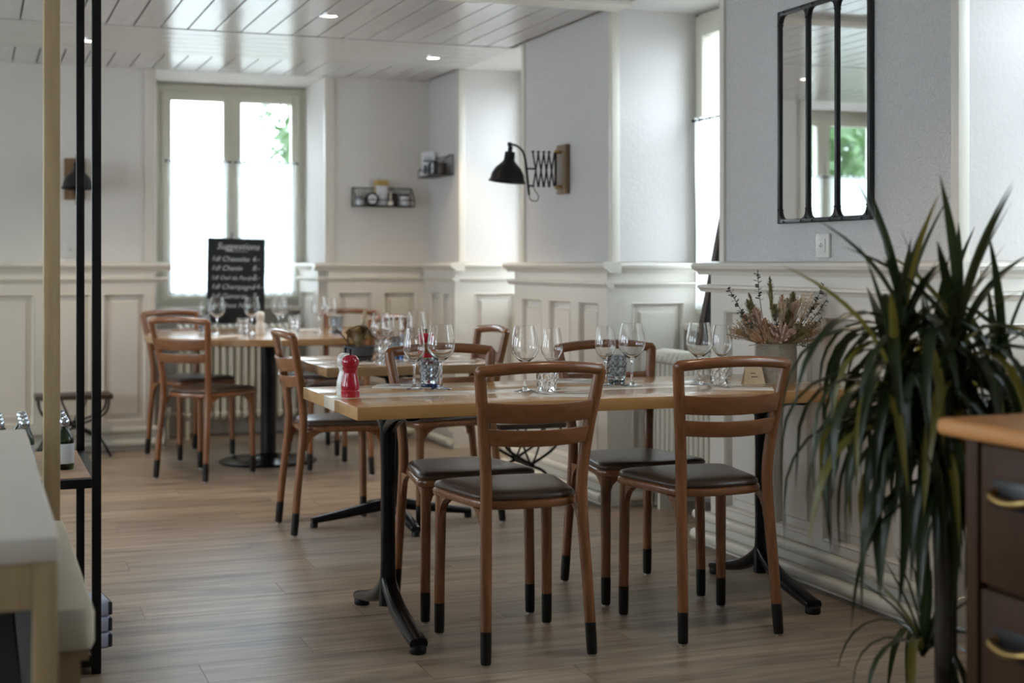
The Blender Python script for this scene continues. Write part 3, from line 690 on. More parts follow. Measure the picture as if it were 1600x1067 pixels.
glass(G_BIG, 1.70, 8.45, TR, 'large wine glass just right of the chalkboard', g)
glass(G_SMALL, 1.745, 8.55, TR, 'small wine glass just right of the chalkboard', g)
glass(G_BIG, 1.90, 8.25, TR, 'large wine glass at the right of the round table', g)
glass(G_SMALL, 1.955, 8.18, TR, 'small wine glass above the blue based tumbler on the round table', g)
g2 = 'tumblers on the round table'
tumbler(1.425, 8.08, TR, 'pinkish clear tumbler on the near side of the round table', g2)
tumbler(1.26, 8.45, TR, 'grey tumbler behind the left chairs on the round table', g2, 'glass_tint', 'glass_grey')
tumbler(1.79, 8.42, TR, 'clear tumbler right of the chalkboard on the round table', g2)
tumbler(1.975, 8.12, TR, 'blue based tumbler at the right edge of the round table', g2, 'glass_tint', 'glass_blue')

# ------------------------------------------------------------ mills
def mill(x, y, z, mat, label, s=1.0):
    t = empty('pepper_mill', (x, y, z)); tag(t, label, 'mill', 'salt and pepper mills'); t.scale = (s, s, s)
    MB().lathe([(0, 0), (0.0285, 0), (0.0295, 0.004), (0.0295, 0.020), (0.0280, 0.022), (0.0290, 0.025), (0.0285, 0.040), (0.024, 0.058), (0.0200, 0.074), (0.0205, 0.080), (0.025, 0.088), (0.025, 0.092), (0, 0.092)], 28).build('body', mat, t, smooth=35)
    MB().lathe([(0, 0.0925), (0.022, 0.0925), (0.0245, 0.097), (0.0275, 0.108), (0.0255, 0.120), (0.017, 0.129), (0.006, 0.132), (0, 0.132)], 28).build('head', mat, t, smooth=40)
    MB().lathe([(0, 0.132), (0.0035, 0.132), (0.003, 0.140), (0.0045, 0.143), (0.004, 0.149), (0, 0.15)], 12).build('knob', 'black', t, smooth=50)
mill(1.092, 4.31, TZ, 'red', 'glossy red pepper mill at the end of the front table')
mill(1.098, 4.395, TZ, 'white_lacquer', 'white salt mill behind the red mill on the front table')
mill(1.81, 5.83, T2, 'red', 'glossy red mill on the middle table behind wine glasses')
mill(1.535, 8.16, TR, 'white_lacquer', 'white mill on the round table in front of the chalkboard')

# ------------------------------------------------------------ napkins and cutlery
def fork_mesh():
    m = MB(); prof = [(0, 0.004, 0.004), (0.06, 0.0045, 0.003), (0.11, 0.0025, 0.004), (0.125, 0.006, 0.003), (0.135, 0.0115, 0.0015), (0.150, 0.012, 0.001)]
    vs = []; fs = []
    for l, w, z in prof: vs += [(-w, l, z), (w, l, z), (w, l, z+0.002), (-w, l, z+0.002)]
    for i in range(len(prof)-1):
        for j in range(4): fs.append((i*4+j, i*4+(j+1) % 4, i*4+4+(j+1) % 4, i*4+4+j))
    fs += [(3, 2, 1, 0), (20, 21, 22, 23)]; m.add(vs, fs)
    for k in range(4):
        x = -0.0105+k*0.007; m.box(x-0.0014, x+0.0014, 0.149, 0.192, 0.001, 0.003, lambda a, b, c: (a, b, c+3.0*(b-0.149)**2))
    me = m.mesh('fork'); me.materials.append(M['steel']); return me
def knife_mesh():
    m = MB(); prof = [(0, 0.004), (0.03, 0.0055), (0.085, 0.004), (0.09, 0.0085), (0.16, 0.010), (0.195, 0.007), (0.208, 0.001)]
    vs = []; fs = []
    for i, (l, w) in enumerate(prof): h = 0.003 if i > 2 else 0.005; vs += [(-0.004, l, 0), (w, l, 0), (w, l, h), (-0.004, l, h)]
    for i in range(len(prof)-1):
        for j in range(4): fs.append((i*4+j, i*4+(j+1) % 4, i*4+4+(j+1) % 4, i*4+4+j))
    fs += [(3, 2, 1, 0), (24, 25, 26, 27)]; m.add(vs, fs)
    me = m.mesh('knife'); me.materials.append(M['steel']); return me
FORK, KNIFE = fork_mesh(), knife_mesh()
def setting(x, y, z, a, where):
    n = empty('paper_napkin', (x, y, z), a); tag(n, 'folded cream paper napkin '+where, 'napkin', 'folded napkins')
    for i in range(3):
        box_obj('fold', 'napkin', (-0.062+0.0015*i, 0.062-0.001*i, -0.10, 0.10-0.002*i, 0.0012*i, 0.0012*(i+1)), n)
    R = Matrix.Rotation(a, 3, 'Z')
    for me, nm, dx in ((FORK, 'fork', -0.022), (KNIFE, 'knife', 0.018)):
        p = R @ Vector((dx, -0.095, 0)); o = bpy.data.objects.new(nm, me); COL.objects.link(o); o.location = (x+p.x, y+p.y, z+0.0037); o.rotation_euler.z = a+random.uniform(-0.05, 0.05)
        tag(o, 'steel %s on the napkin %s' % (nm, where), nm, 'table %ss' % nm)
setting(1.735, 4.14, TZ, math.radians(62), 'behind the left near chair')
setting(2.385, 4.15, TZ, math.radians(62), 'behind the right near chair')
setting(1.355, 4.60, TZ, math.radians(240), 'left of the blue based tumbler')
setting(1.975, 4.60, TZ, math.radians(240), 'left of the smoke grey tumbler')
setting(1.50, 5.93, T2, math.radians(-80), 'beside the grey flower bowl')
setting(1.95, 5.95, T2, math.radians(100), 'at the right of the middle table')
setting(1.30, 8.00, TR, math.radians(-45), 'at the near left of the round table')
setting(1.18, 8.47, TR, math.radians(-100), 'at the rear left of the round table')
setting(1.86, 8.60, TR, math.radians(120), 'at the rear right of the round table')

# ------------------------------------------------------------ chalkboard
def text_mesh(body, size, shear=0.25, off=0.0):
    cu = bpy.data.curves.new('lettering', 'FONT'); cu.body = body; cu.size = size; cu.shear = shear; cu.offset = off; cu.extrude = 0.0006; cu.resolution_u = 3
    ob = bpy.data.objects.new('tmp', cu); COL.objects.link(ob); dg = bpy.context.evaluated_depsgraph_get()
    me = bpy.data.meshes.new_from_object(ob.evaluated_get(dg)); bpy.data.objects.remove(ob); return me
cb = empty('chalkboard', (1.615, 9.45, 0.7545), 0.03); tag(cb, 'black chalkboard with handwritten wine suggestions by the far window', 'chalkboard')
cb.rotation_euler = (math.radians(-7), math.radians(1.5), math.radians(-4))
box_obj('slate', 'slate', (-0.19, 0.19, 0, 0.018, 0, 0.57), cb, 0.006)
def chalk(body, x, z, size):
    me = text_mesh(body, size, 0.3, 0.0); o = link('lettering', me, 'chalk', cb); o.location = (x, -0.0012, z); o.rotation_euler = (PI/2, 0, 0)
chalk('Suggestions', -0.130, 0.495, 0.060)
MB().box(-0.06, 0.075, -0.001, 0, 0.480, 0.4825).build('lettering', 'chalk', cb)
for i, (a, b) in enumerate((('1dl Chasselas', '6.-'), ('1dl Chenin', '8.-'), ('1dl Oeil de Perdrix', '7.-'), ('1dl Champagne', '14.-'), ('1dl Gamaret', '7.-'), ('1dl Pinot Noir', '7.-'))):
    z = 0.415-0.062*i
    chalk(a, -0.165, z, 0.046 if len(a) < 16 else 0.038); chalk(b, 0.105, z+0.004, 0.046)
for x in (-0.08, 0.08): box_obj('foot', 'slate', (x-0.01, x+0.01, 0.018, 0.05, 0.0, 0.012), cb)

# ------------------------------------------------------------ radiators and pipes
def radiator(o, u, n, cnt, z0, z1, label):
    r = empty('radiator', (o[0], o[1], 0)); tag(r, label, 'radiator', 'cast iron radiators'); p = 0.047
    fn = lambda a, b, z: (u[0]*a+n[0]*b, u[1]*a+n[1]*b, z)
    prof = MB()
    for b in (-0.045, 0.045):
        prof.tube([(0, b, z0+0.03), (0, b, z0+0.06), (0, b, z1-0.05), (0, b, z1-0.025)], [0.011, 0.0165, 0.0165, 0.012], 8, sx=0.95)
    prof.tube([(0, -0.066, z1-0.045), (0, -0.05, z1-0.012), (0, 0, z1), (0, 0.05, z1-0.012), (0, 0.066, z1-0.045)], 0.018, 8)
    prof.tube([(0, -0.066, z0+0.045), (0, -0.05, z0+0.012), (0, 0, z0), (0, 0.05, z0+0.012), (0, 0.066, z0+0.045)], 0.018, 8)
    me = prof.mesh('section'); me.materials.append(M['radiator']); me.polygons.foreach_set('use_smooth', [True]*len(me.polygons))
    ang = math.atan2(u[1], u[0])
    for i in range(cnt):
        s = bpy.data.objects.new('radiator_section', me); COL.objects.link(s); s.parent = r; s.location = (u[0]*p*i, u[1]*p*i, 0); s.rotation_euler.z = ang
    MB().tube([fn(-0.06, 0, z0+0.03), fn(p*cnt, 0, z0+0.03)], 0.014, 10).build('header', 'radiator', r, smooth=60)
    MB().tube([fn(-0.03, 0, z1-0.03), fn(p*cnt, 0, z1-0.03)], 0.014, 10).build('header', 'radiator', r, smooth=60)
    MB().tube(smoothpts([fn(-0.06, 0, z0+0.03), fn(-0.075, 0, z0), fn(-0.075, 0, 0.0)], 4), 0.012, 10).build('supply_pipe', 'radiator', r, smooth=60)
    MB().tube(smoothpts([fn(p*cnt, 0, z0+0.03), fn(p*cnt+0.02, 0, z0), fn(p*cnt+0.02, 0, 0.0)], 4), 0.012, 10).build('supply_pipe', 'radiator', r, smooth=60)
    MB().lathe([(0.02, -0.03), (0.024, -0.02), (0.024, 0.02), (0.02, 0.03)], 12, fn(-0.075, 0, z0+0.05)).build('valve', 'socket', r, smooth=50)
    for i in (1, cnt-2):
        m = MB(); m.box(p*i-0.012, p*i+0.012, -0.05, 0.05, 0, z0, fn); m.build('bracket_foot', 'radiator', r)
radiator((1.26, 9.52), (1, 0), (0, 1), 17, 0.13, 0.735, 'cream column radiator below the chalkboard window')
radiator((3.05, 6.04), (0, -1), (1, 0), 17, 0.13, 0.735, 'cream column radiator in the niche beside the mirror')
def pipe(pts, r, label):
    p0 = Vector(pts[0]); m = MB().tube([Vector(p)-p0 for p in pts], r, 12); o = m.build('heating_pipe', 'radiator', None, smooth=60); o.location = p0; tag(o, label, 'pipe', 'white heating pipes')
PX = WX-0.066-0.026
for z, nm in ((0.125, 'upper'), (0.045, 'lower')):
    r = 0.024 if z < 0.1 else 0.020
    x = PX if z < 0.1 else PX+0.006
    pipe([(x, 5.20, z), (x, 3.56, z)], r, '%s cream heating pipe along the wall under the mirror' % nm)
    pipe([(x, 7.45, z), (x, 6.12, z)], r, '%s cream heating pipe along the wall under the scissor lamp' % nm)
    pipe([(x+0.10, 6.14-0.03, z), (3.0, 6.14-0.03, z)], r, '%s cream heating pipe entering the niche beside the mirror' % nm)
    pipe([(x, 9.04, z), (x, 8.41, z)], r, '%s cream heating pipe in the far corner' % nm)
    pipe([(-0.05, 9.05, z), (1.10, 9.05, z)], r, '%s cream heating pipe along the end wall left of the radiator' % nm)
    pipe([(2.12, 9.05, z), (2.72, 9.05, z)], r, '%s cream heating pipe along the end wall right of the radiator' % nm)

# ------------------------------------------------------------ mirror
mr = empty('wall_mirror', (WX-0.001, 4.38, 1.30)); tag(mr, 'black metal framed mirror of three tall panes on the near wall', 'mirror')
MW, MH = 0.594, 0.80; fw = 0.017
def mb(y0, y1, z0, z1, x0, x1): return MB().box(-x1, -x0, -y1, -y0, z0, z1)
h = MW/2
for y0, y1, z0, z1 in ((-h, -h+fw, 0, MH), (h-fw, h, 0, MH)): mb(y0, y1, z0, z1, 0, 0.02).build('frame_upright', 'black', mr, bevel=0.002)
for z0, z1 in ((0, fw), (MH-fw, MH)): mb(-h+fw, h-fw, z0, z1, 0, 0.02).build('frame_rail', 'black', mr, bevel=0.002)
q = (MW-2*fw)/3
for i in (1, 2):
    c = -h+fw+q*i; mb(c-0.008, c+0.008, fw, MH-fw, 0.006, 0.022).build('mullion', 'black', mr, bevel=0.004)
for i in range(3):
    a = -h+fw+q*i; b = a+q
    if i > 0: a += 0.008
    if i < 2: b -= 0.008
    mb(a, b, fw, MH-fw, 0.008, 0.012).build('mirror_pane', 'mirror', mr)
    for (yy, s) in ((a, 1), (b, -1)):
        for (zz, sz) in ((fw, 1), (MH-fw, -1)):
            R = 0.028; poly = [(0, 0), (R, 0)]+[(R-R*math.sin(k*PI/12), R-R*math.cos(k*PI/12)) for k in range(1, 6)]+[(0, R)]
            m = MB(); k = len(poly); vs = [(-0.013, -(yy+s*p), zz+sz*qq) for p, qq in poly]+[(-0.022, -(yy+s*p), zz+sz*qq) for p, qq in poly]
            m.add(vs, [tuple(range(k)), tuple(range(k, 2*k))]+[(j, (j+1) % k, (j+1) % k+k, j+k) for j in range(k)]); cp = m.build('corner_plate', 'black', mr)
            for (ry, rz) in ((yy+s*0.030, zz-sz*0.010), (yy-s*0.006, zz+sz*0.034)):
                MB().lathe([(0.0045, 0), (0.004, 0.003), (0.0, 0.0045)], 10, fn=lambda a_, b_, c_, ry=ry, rz=rz: (-0.0195-c_-0.002, -ry+a_, rz+b_)).build('rivet', 'black', cp, smooth=60)

# sockets
def socket(name, fn, label):
    t = empty('wall_socket'); tag(t, label, 'socket', 'wall sockets')
    MB().box(-0.043, 0.043, 0, 0.012, -0.044, 0.044, fn).build('plate', 'socket', t, bevel=0.004)
    MB().box(-0.024, 0.024, 0.012, 0.016, -0.024, 0.024, fn).build('insert', 'socket', t, bevel=0.003)
    for a, z in ((-0.008, 0), (0.008, 0), (0, 0.007), (0, -0.004)): MB().box(a-0.0022, a+0.0022, 0.0155, 0.0165, z-0.0022, z+0.0022, fn).build('hole', 'hole', t)
socket('a', lambda a, b, z: (WX-b, 4.387-a, 1.215+z), 'white wall socket under the mirror')
socket('b', lambda a, b, z: (0.55+a, BY-b, 1.235+z), 'white wall socket under the lamp on the end wall')

# ------------------------------------------------------------ scissor lamps
def scissor_lamp(loc, rz, ext, label, cable=True):
    t = empty('scissor_lamp', loc, rz); tag(t, label, 'wall lamp', 'black scissor lamps')   # local: wall at y=0, reaching out along +y, z centred
    box_obj('wood_plate', 'lampwood', (-0.062, 0.062, 0, 0.026, -0.127, 0.127), t, 0.003)
    MB().tube([(0, 0.055, -0.10), (0, 0.055, 0.10)], 0.006, 10).build('pivot_rod', 'iron_mat', t, smooth=60)
    for z in (-0.09, 0.09): MB().tube([(0, 0.028, z), (0, 0.060, z)], 0.009, 10).build('mount', 'brass', t, smooth=60)
    n = 4; y0 = 0.062; st = (ext-0.10-y0)/n; hz = 0.088
    for i in range(n):
        ya = y0+st*i; yb = ya+st
        for s in (-1, 1):
            MB().tube([(0.004*s, ya, -hz*s), (0.004*s, yb, hz*s)], 0.0045, 8).build('scissor_bar', 'iron_mat', t, smooth=60)
        for z in (-hz, hz): MB().tube([(-0.01, yb, z), (0.01, yb, z)], 0.0055, 8).build('pivot', 'iron_mat', t, smooth=60)
    ye = y0+st*n
    for z in (-hz, 0.0): MB().tube([(0, ye-(0.0 if z < 0 else st*0.5), z), (0, ye+0.03, z)], 0.005, 8).build('link_bar', 'iron_mat', t, smooth=60)
    MB().tube(smoothpts([(0, ye+0.022, -0.135), (0, ye+0.030, -0.06), (0, ye+0.04, 0.03), (0, ye+0.055, 0.085), (0, ye+0.09, 0.115), (0, ye+0.125, 0.122)], 6), 0.006, 10).build('curved_arm', 'iron_mat', t, smooth=60)
    MB().lathe([(0, -0.012), (0.010, -0.009), (0.012, 0), (0.010, 0.009), (0, 0.012)], 14, (0, ye+0.128, 0.122)).build('joint', 'iron_mat', t, smooth=60)
    prof = [(0.012, 0.112), (0.012, 0.085), (0.026, 0.083), (0.028, 0.040), (0.040, 0.025), (0.066, 0.0), (0.082, -0.030), (0.088, -0.060), (0.096, -0.068), (0.096, -0.071), (0.085, -0.063), (0.078, -0.030), (0.062, -0.003), (0.036, 0.021), (0.022, 0.035), (0.0, 0.035)]
    sh = MB().lathe(prof, 32).build('shade', 'iron_mat', t, smooth=40); sh.location = (0, ye+0.135, 0.0); sh.rotation_euler = (math.radians(6), 0, 0)
    bl = MB().lathe([(0, -0.045), (0.018, -0.03), (0.022, -0.012), (0.014, 0.01), (0.010, 0.03)], 16).build('bulb', 'white_lacquer', sh, smooth=60)
    if cable: MB().tube(smoothpts([(0, ye+0.022, -0.135), (0.0, ye+0.012, -0.16), (0, ye-0.02, -0.165), (0, ye-0.03, -0.14), (0, ye-0.01, -0.11), (0, ye, -0.09)], 6), 0.0022, 6).build('cable', 'iron_mat', t, smooth=60)
scissor_lamp((WX-0.001, 6.785, 1.637), PI/2, 0.28, 'black scissor wall lamp on a wooden board between the niches')
scissor_lamp((0.575, BY-0.001, 1.67), PI, 0.26, 'black scissor wall lamp on the end wall behind the shelf posts')

# ------------------------------------------------------------ iron stools with wooden tops
def iron_stool(loc, rz, w, d, hgt, label):
    t = empty('iron_stool', loc, rz); tag(t, label, 'stool', 'low iron stools')
    box_obj('top', 'darkframe', (-w/2, w/2, -d/2, d/2, hgt-0.028, hgt), t, 0.004)
    for y in (-d/2+0.03, d/2-0.03):
        for s in (-1, 1):
            MB().tube(smoothpts([(s*(w/2-0.02), y, hgt-0.03), (s*(w/2-0.05), y, hgt-0.12), (s*0.01, y, hgt*0.52), (-s*0.01, y, hgt*0.50), (s*0.06, y, hgt*0.42), (s*(w/2-0.06), y, hgt*0.25), (s*(w/2-0.01), y, 0.0)], 6), 0.007, 8).build('leg', 'iron_mat', t, smooth=60)
        MB().tube(smoothpts([(-0.07, y, hgt-0.03), (-0.05, y, hgt-0.08), (0, y, hgt*0.52), (0.05, y, hgt-0.08), (0.07, y, hgt-0.03)], 6), 0.005, 8).build('scroll', 'iron_mat', t, smooth=60)
    MB().tube([(0, -d/2+0.03, hgt*0.51), (0, d/2-0.03, hgt*0.51)], 0.007, 8).build('crossbar', 'iron_mat', t, smooth=60)
iron_stool((2.46, 6.36, 0), 0.0, 0.34, 0.28, 0.40, 'low wrought iron stool with a dark top below the scissor lamp')
iron_stool((0.55, 8.86, 0), 0.0, 0.44, 0.24, 0.375, 'low wrought iron stool against the end wall behind the shelf posts')

# ------------------------------------------------------------ dark board leaning in the niche
bd = empty('leaning_board', (3.065, 5.535, 0.757)); tag(bd, 'dark framed board leaning on the radiator in the niche beside the mirror', 'board')
bd.rotation_euler = (0, math.radians(12), 0)
box_obj('slate', 'slate', (0.004, 0.016, -0.19, 0.19, 0.03, 0.59), bd)
for y in (-0.205, 0.205): box_obj('frame_upright', 'darkframe', (-0.004, 0.022, y-0.022, y+0.022, 0.0, 0.62), bd, 0.003)
for z in (0.015, 0.605): box_obj('frame_rail', 'darkframe', (-0.002, 0.020, -0.185, 0.185, z-0.015, z+0.015), bd, 0.003)

# ------------------------------------------------------------ wire shelves with jars and dials
def wire_shelf(loc, rz, w, d, h, label):
    t = empty('wire_shelf', loc, rz); tag(t, label, 'shelf', 'black wire wall shelves')   # local: wall at y=0, out along -y
    box_obj('shelf_plate', 'iron_mat', (-w/2, w/2, -d, -0.002, 0, 0.006), t)
    pts = lambda y, z: [(-w/2, y, z), (w/2, y, z)]
    for y, z in ((-0.005, h), (-d, 0.045), (-0.005, 0.006), (-d, 0.006)): MB().tube(pts(y, z), 0.003, 6).build('rim_wire', 'iron_mat', t)
    for s in (-1, 1):
        MB().tube([(s*w/2, -0.005, 0), (s*w/2, -0.005, h), (s*w/2, -0.03, h), (s*w/2, -d, 0.045), (s*w/2, -d, 0)], 0.003, 6).build('end_wire', 'iron_mat', t)
    n = int(w/0.022)
    for i in range(1, n):
        MB().tube([(-w/2+w*i/n, -0.005, 0.003), (-w/2+w*i/n, -0.005, h)], 0.0014, 5).build('wire', 'iron_mat', t)
    return t
def on(t, x, y, z=0.006):
    R = Matrix.Rotation(t.rotation_euler.z, 3, 'Z'); p = R @ Vector((x, y, z)); return Vector(t.location)+p
def jar(t, x, y, r, h, lab, lid='black', body='label_paper', band=None):
    o = empty('jar', on(t, x, y), t.rotation_euler.z); tag(o, lab, 'jar', 'jars on the wire shelves')
    MB().lathe([(0, 0), (r*0.95, 0), (r, 0.004), (r, h*0.75), (r*0.85, h*0.82), (0, h*0.82)], 20).build('body', body, o, smooth=40)
    MB().lathe([(0, h*0.82), (r*0.9, h*0.82), (r*0.9, h), (0, h)], 20).build('lid', lid, o, smooth=40)
def dial(t, x, y, r, lab):
    o = empty('dial_clock', on(t, x, y), t.rotation_euler.z); tag(o, lab, 'clock', 'round dials on the wire shelves')
    f = lambda a, b, c: (a, -c, b+r)
    MB().lathe([(0, 0), (r*0.96, 0), (r, 0.004), (r, 0.028), (r*0.74, 0.032), (r*0.74, 0.026), (0, 0.026)], 28, fn=f).build('case', 'black', o, smooth=40)
    MB().lathe([(0, 0.0262), (r*0.73, 0.0262), (r*0.73, 0.0275), (0, 0.0275)], 28, fn=f).build('face', 'label_paper', o, smooth=40)
    for a, l in ((0.6, 0.5), (2.2, 0.35)):
        MB().tube([(0, -0.0285, r), (r*l*math.sin(a), -0.0285, r+r*l*math.cos(a))], 0.0012, 5).build('hand', 'black', o)
s1 = wire_shelf((2.525, BY-0.002, 1.525), 0.0, 0.40, 0.10, 0.125, 'black wire shelf on the end wall near the corner')
jar(s1, -0.165, -0.05, 0.028, 0.06, 'short white jar at the left of the lower wire shelf')
dial(s1, -0.083, -0.055, 0.044, 'round black rimmed dial on the lower wire shelf')
bg = empty('paper_bag', on(s1, -0.01, -0.035)); tag(bg, 'tall paper bag with a mustard top on the lower wire shelf', 'bag')
box_obj('bag_body', 'label_paper', (-0.040, 0.040, -0.018, 0.018, 0, 0.135), bg, 0.003)
box_obj('bag_top', 'mustard', (-0.046, 0.046, -0.012, 0.012, 0.135, 0.172), bg, 0.003)
box_obj('bag_side', 'mustard', (-0.0425, -0.040, -0.016, 0.016, 0.03, 0.135), bg)
jar(s1, 0.062, -0.055, 0.032, 0.085, 'dark jar with a black lid in the middle of the lower wire shelf', 'black', 'dark_wood')
sp = empty('scoop', on(s1, 0.040, -0.088), 0.1); tag(sp, 'pale wooden scoop leaning on a dark jar', 'scoop')
MB().lathe([(0, 0), (0.017, 0.004), (0.019, 0.02), (0.012, 0.034), (0.006, 0.042), (0.005, 0.085), (0.007, 0.092), (0, 0.094)], 14).build('handle', 'oak_pale', sp, smooth=50)
jar(s1, 0.142, -0.05, 0.036, 0.08, 'wide jar with a white label at the right of the lower wire shelf', 'black', 'label_paper')
s2 = wire_shelf((WX-0.002, 8.82, 1.715), -PI/2, 0.42, 0.11, 0.13, 'black wire shelf on the short wall in the corner')
cd = empty('greeting_card', on(s2, -0.150, -0.060), -0.55); tag(cd, 'white printed card on the corner wire shelf', 'card')
box_obj('card', 'label_paper', (-0.045, 0.045, -0.002, 0.002, 0, 0.165), cd)
for i, (a, b, c, e) in enumerate(((-0.03, 0.03, 0.10, 0.115), (-0.025, 0.025, 0.125, 0.13), (-0.03, -0.005, 0.02, 0.08), (0.005, 0.028, 0.03, 0.07))): box_obj('print', 'pot_grey', (a, b, -0.0028, -0.002, c, e), cd)
jar(s2, -0.07, -0.06, 0.026, 0.09, 'small dark jar on the corner wire shelf', 'black', 'black')
dial(s2, 0.02, -0.055, 0.05, 'round black rimmed dial on the corner wire shelf')
jar(s2, 0.13, -0.055, 0.034, 0.075, 'brown jar at the near end of the corner wire shelf', 'dark_wood', 'darkframe')

# ------------------------------------------------------------ dried flowers
vz = empty('flower_vase', (2.625, 4.33, TZ)); tag(vz, 'woven texture stone coloured vase at the wall end of the front table', 'vase')
m = MB(); n = 40; vs = []; fs = []; L = 26
for k in range(L+1):
    z = 0.132*k/L; r = 0.068+0.003*math.sin(PI*k/L)
    for j in range(n): q = 2*PI*j/n; rr = r+(0.0016 if (j+k) % 2 else -0.001); vs.append((rr*math.cos(q), rr*math.sin(q), z))
for k in range(3):
    for j in range(n): q = 2*PI*j/n; rr = 0.063; vs.append((rr*math.cos(q), rr*math.sin(q), 0.132-0.06*k))
T = L+4
for k in range(T-1):
    for j in range(n): fs.append((k*n+j, k*n+(j+1) % n, (k+1)*n+(j+1) % n, (k+1)*n+j))
fs += [tuple(reversed(range(n))), tuple(range((T-1)*n, T*n))]
m.add(vs, fs).build('woven_body', 'vase', vz, smooth=30)
MB().lathe([(0.064, 0.128), (0.072, 0.130), (0.072, 0.135), (0.064, 0.136)], 36, close=True).build('rim', 'vase', vz, smooth=40)
def plume(L, r, n=60, seed=0, spike=0.35):
    rr = random.Random(seed); m = MB(); m.tube([(0, 0, 0), (0, 0, L*0.5), (0, 0, L)], [r*0.35, r*0.5, r*0.1], 7)
    for i in range(n):
        t = rr.random(); q = rr.uniform(0, 2*PI); R = r*(math.sin(PI*min(1, t*0.85+0.12)))
        c = Vector((0, 0, L*t)); d = Vector((math.cos(q), math.sin(q), rr.uniform(0.6, 1.4))).normalized()*R*1.6; s = d.cross(Vector((0, 0, 1))).normalized()*r*spike*0.5
        m.add([c-s, c+s, c+d+s*0.2, c+d-s*0.2], [(0, 1, 2, 3)])
    return m.mesh('plume')
def sprig(L, n, seed, ls=0.018, wd=0.45):
    rr = random.Random(seed); m = MB(); m.tube(smoothpts([(0, 0, 0), (L*0.03, 0, L*0.5), (L*0.1, 0, L)], 4), 0.0012, 5)
    for i in range(n):
        t = 0.3+0.7*i/n; q = i*2.4; c = Vector((L*0.1*t*t, 0, L*t)); d = Vector((math.cos(q), math.sin(q), 0.5)).normalized()*ls; s = d.cross(Vector((0, 0, 1))).normalized()*ls*wd
        m.add([c, c+d*0.5+s, c+d, c+d*0.5-s], [(0, 1, 2, 3)])
    return m.mesh('sprig')
def spray(L, n, seed, spread=0.5):
    rr = random.Random(seed); m = MB()
    for i in range(n):
        a = rr.uniform(0, 2*PI); b = rr.uniform(0, spread); e = Vector((math.sin(b)*math.cos(a), math.sin(b)*math.sin(a), math.cos(b)))*L*rr.uniform(0.7, 1)
        m.tube([Vector((0, 0, 0)), e*0.5+Vector((0, 0, L*0.06)), e], 0.0008, 3, cap=False)
        for q in range(3):
            c = e*(0.75+0.12*q); s = 0.005; m.add([c+Vector((s, 0, 0)), c+Vector((0, s, 0)), c+Vector((-s, 0, 0)), c+Vector((0, 0, s*1.5))], [(0, 1, 3), (1, 2, 3), (2, 0, 3)])
    return m.mesh('spray')
PL = [plume(0.075, 0.015, 150, 1), plume(0.050, 0.014, 120, 2), plume(0.035, 0.014, 110, 3), plume(0.10, 0.013, 130, 4)]
SP = [sprig(0.14, 14, 1), sprig(0.11, 12, 2, 0.014), sprig(0.09, 10, 3, 0.012)]
SY = [spray(0.15, 34, 1, 0.4), spray(0.13, 34, 2, 0.6), spray(0.10, 40, 3, 0.8)]
bq = empty('dried_bouquet', (2.625, 4.33, TZ+0.012)); tag(bq, 'bouquet of dried grasses and flowers in cream, peach and dark green', 'bouquet')
def stem_item(root, me, mat, ang, tilt, z, name, rr, scale=1.0, foot=0.03, rim=0.118, rim_r=0.05):
    d = Vector((math.sin(tilt)*math.cos(ang), math.sin(tilt)*math.sin(ang), math.cos(tilt)))
    start = Vector((d.x*foot, d.y*foot, 0.0)); hd = min(math.hypot(d.x, d.y)*rim*1.2, rim_r)
    mid = Vector((math.cos(ang)*hd, math.sin(ang)*hd, rim)); tip = mid+d*z
    st = MB().tube([start, mid, mid+(tip-mid)*0.6, tip], 0.0014, 5).build('stem', 'dry_tan', root)
    me2 = me.copy(); me2.materials.clear(); me2.materials.append(M[mat])
    o = bpy.data.objects.new(name, me2); COL.objects.link(o); o.parent = root; o.location = tip-d*0.01
    o.rotation_euler = d.to_track_quat('Z', 'Y').to_euler(); o.rotation_euler.rotate_axis('Z', rr.uniform(0, 6)); o.scale = (scale,)*3
rr = random.Random(5)
for i in range(64):
    a = i*2.399; tl = 0.12+0.85*((i*0.618) % 1); z = rr.uniform(0.0, 0.11)*(1.2-0.6*tl)+0.01
    k = rr.choice([0, 1, 1, 2, 2, 2]); mt = rr.choice(['dry_cream', 'dry_cream', 'dry_peach', 'dry_peach', 'dry_tan', 'dry_pink', 'dry_green'])
    stem_item(bq, PL[k], mt, a, tl, z, 'grass_plume', rr, rr.uniform(0.9, 1.25))
for a, tl, z, k, mt in ((2.6, 0.06, 0.135, 3, 'dry_green'), (2.4, 0.30, 0.085, 3, 'dry_green'), (0.3, 0.10, 0.10, 0, 'dry_peach'), (5.9, 0.22, 0.09, 0, 'dry_peach'), (3.2, 0.42, 0.10, 0, 'dry_green')):
    stem_item(bq, PL[k], mt, a, tl, z, 'grass_plume', rr, 1.15)
for a, tl, z, k in ((2.8, 0.20, 0.12, 0), (2.75, 0.55, 0.09, 0), (5.9, 0.55, 0.10, 0), (5.7, 0.70, 0.09, 1), (3.4, 0.8, 0.06, 1), (0.1, 0.65, 0.06, 1), (5.5, 0.9, 0.06, 2), (4.2, 0.6, 0.05, 2)):
    stem_item(bq, SP[k], 'dry_dark', a, tl, z, 'leaf_sprig', rr, 1.1)
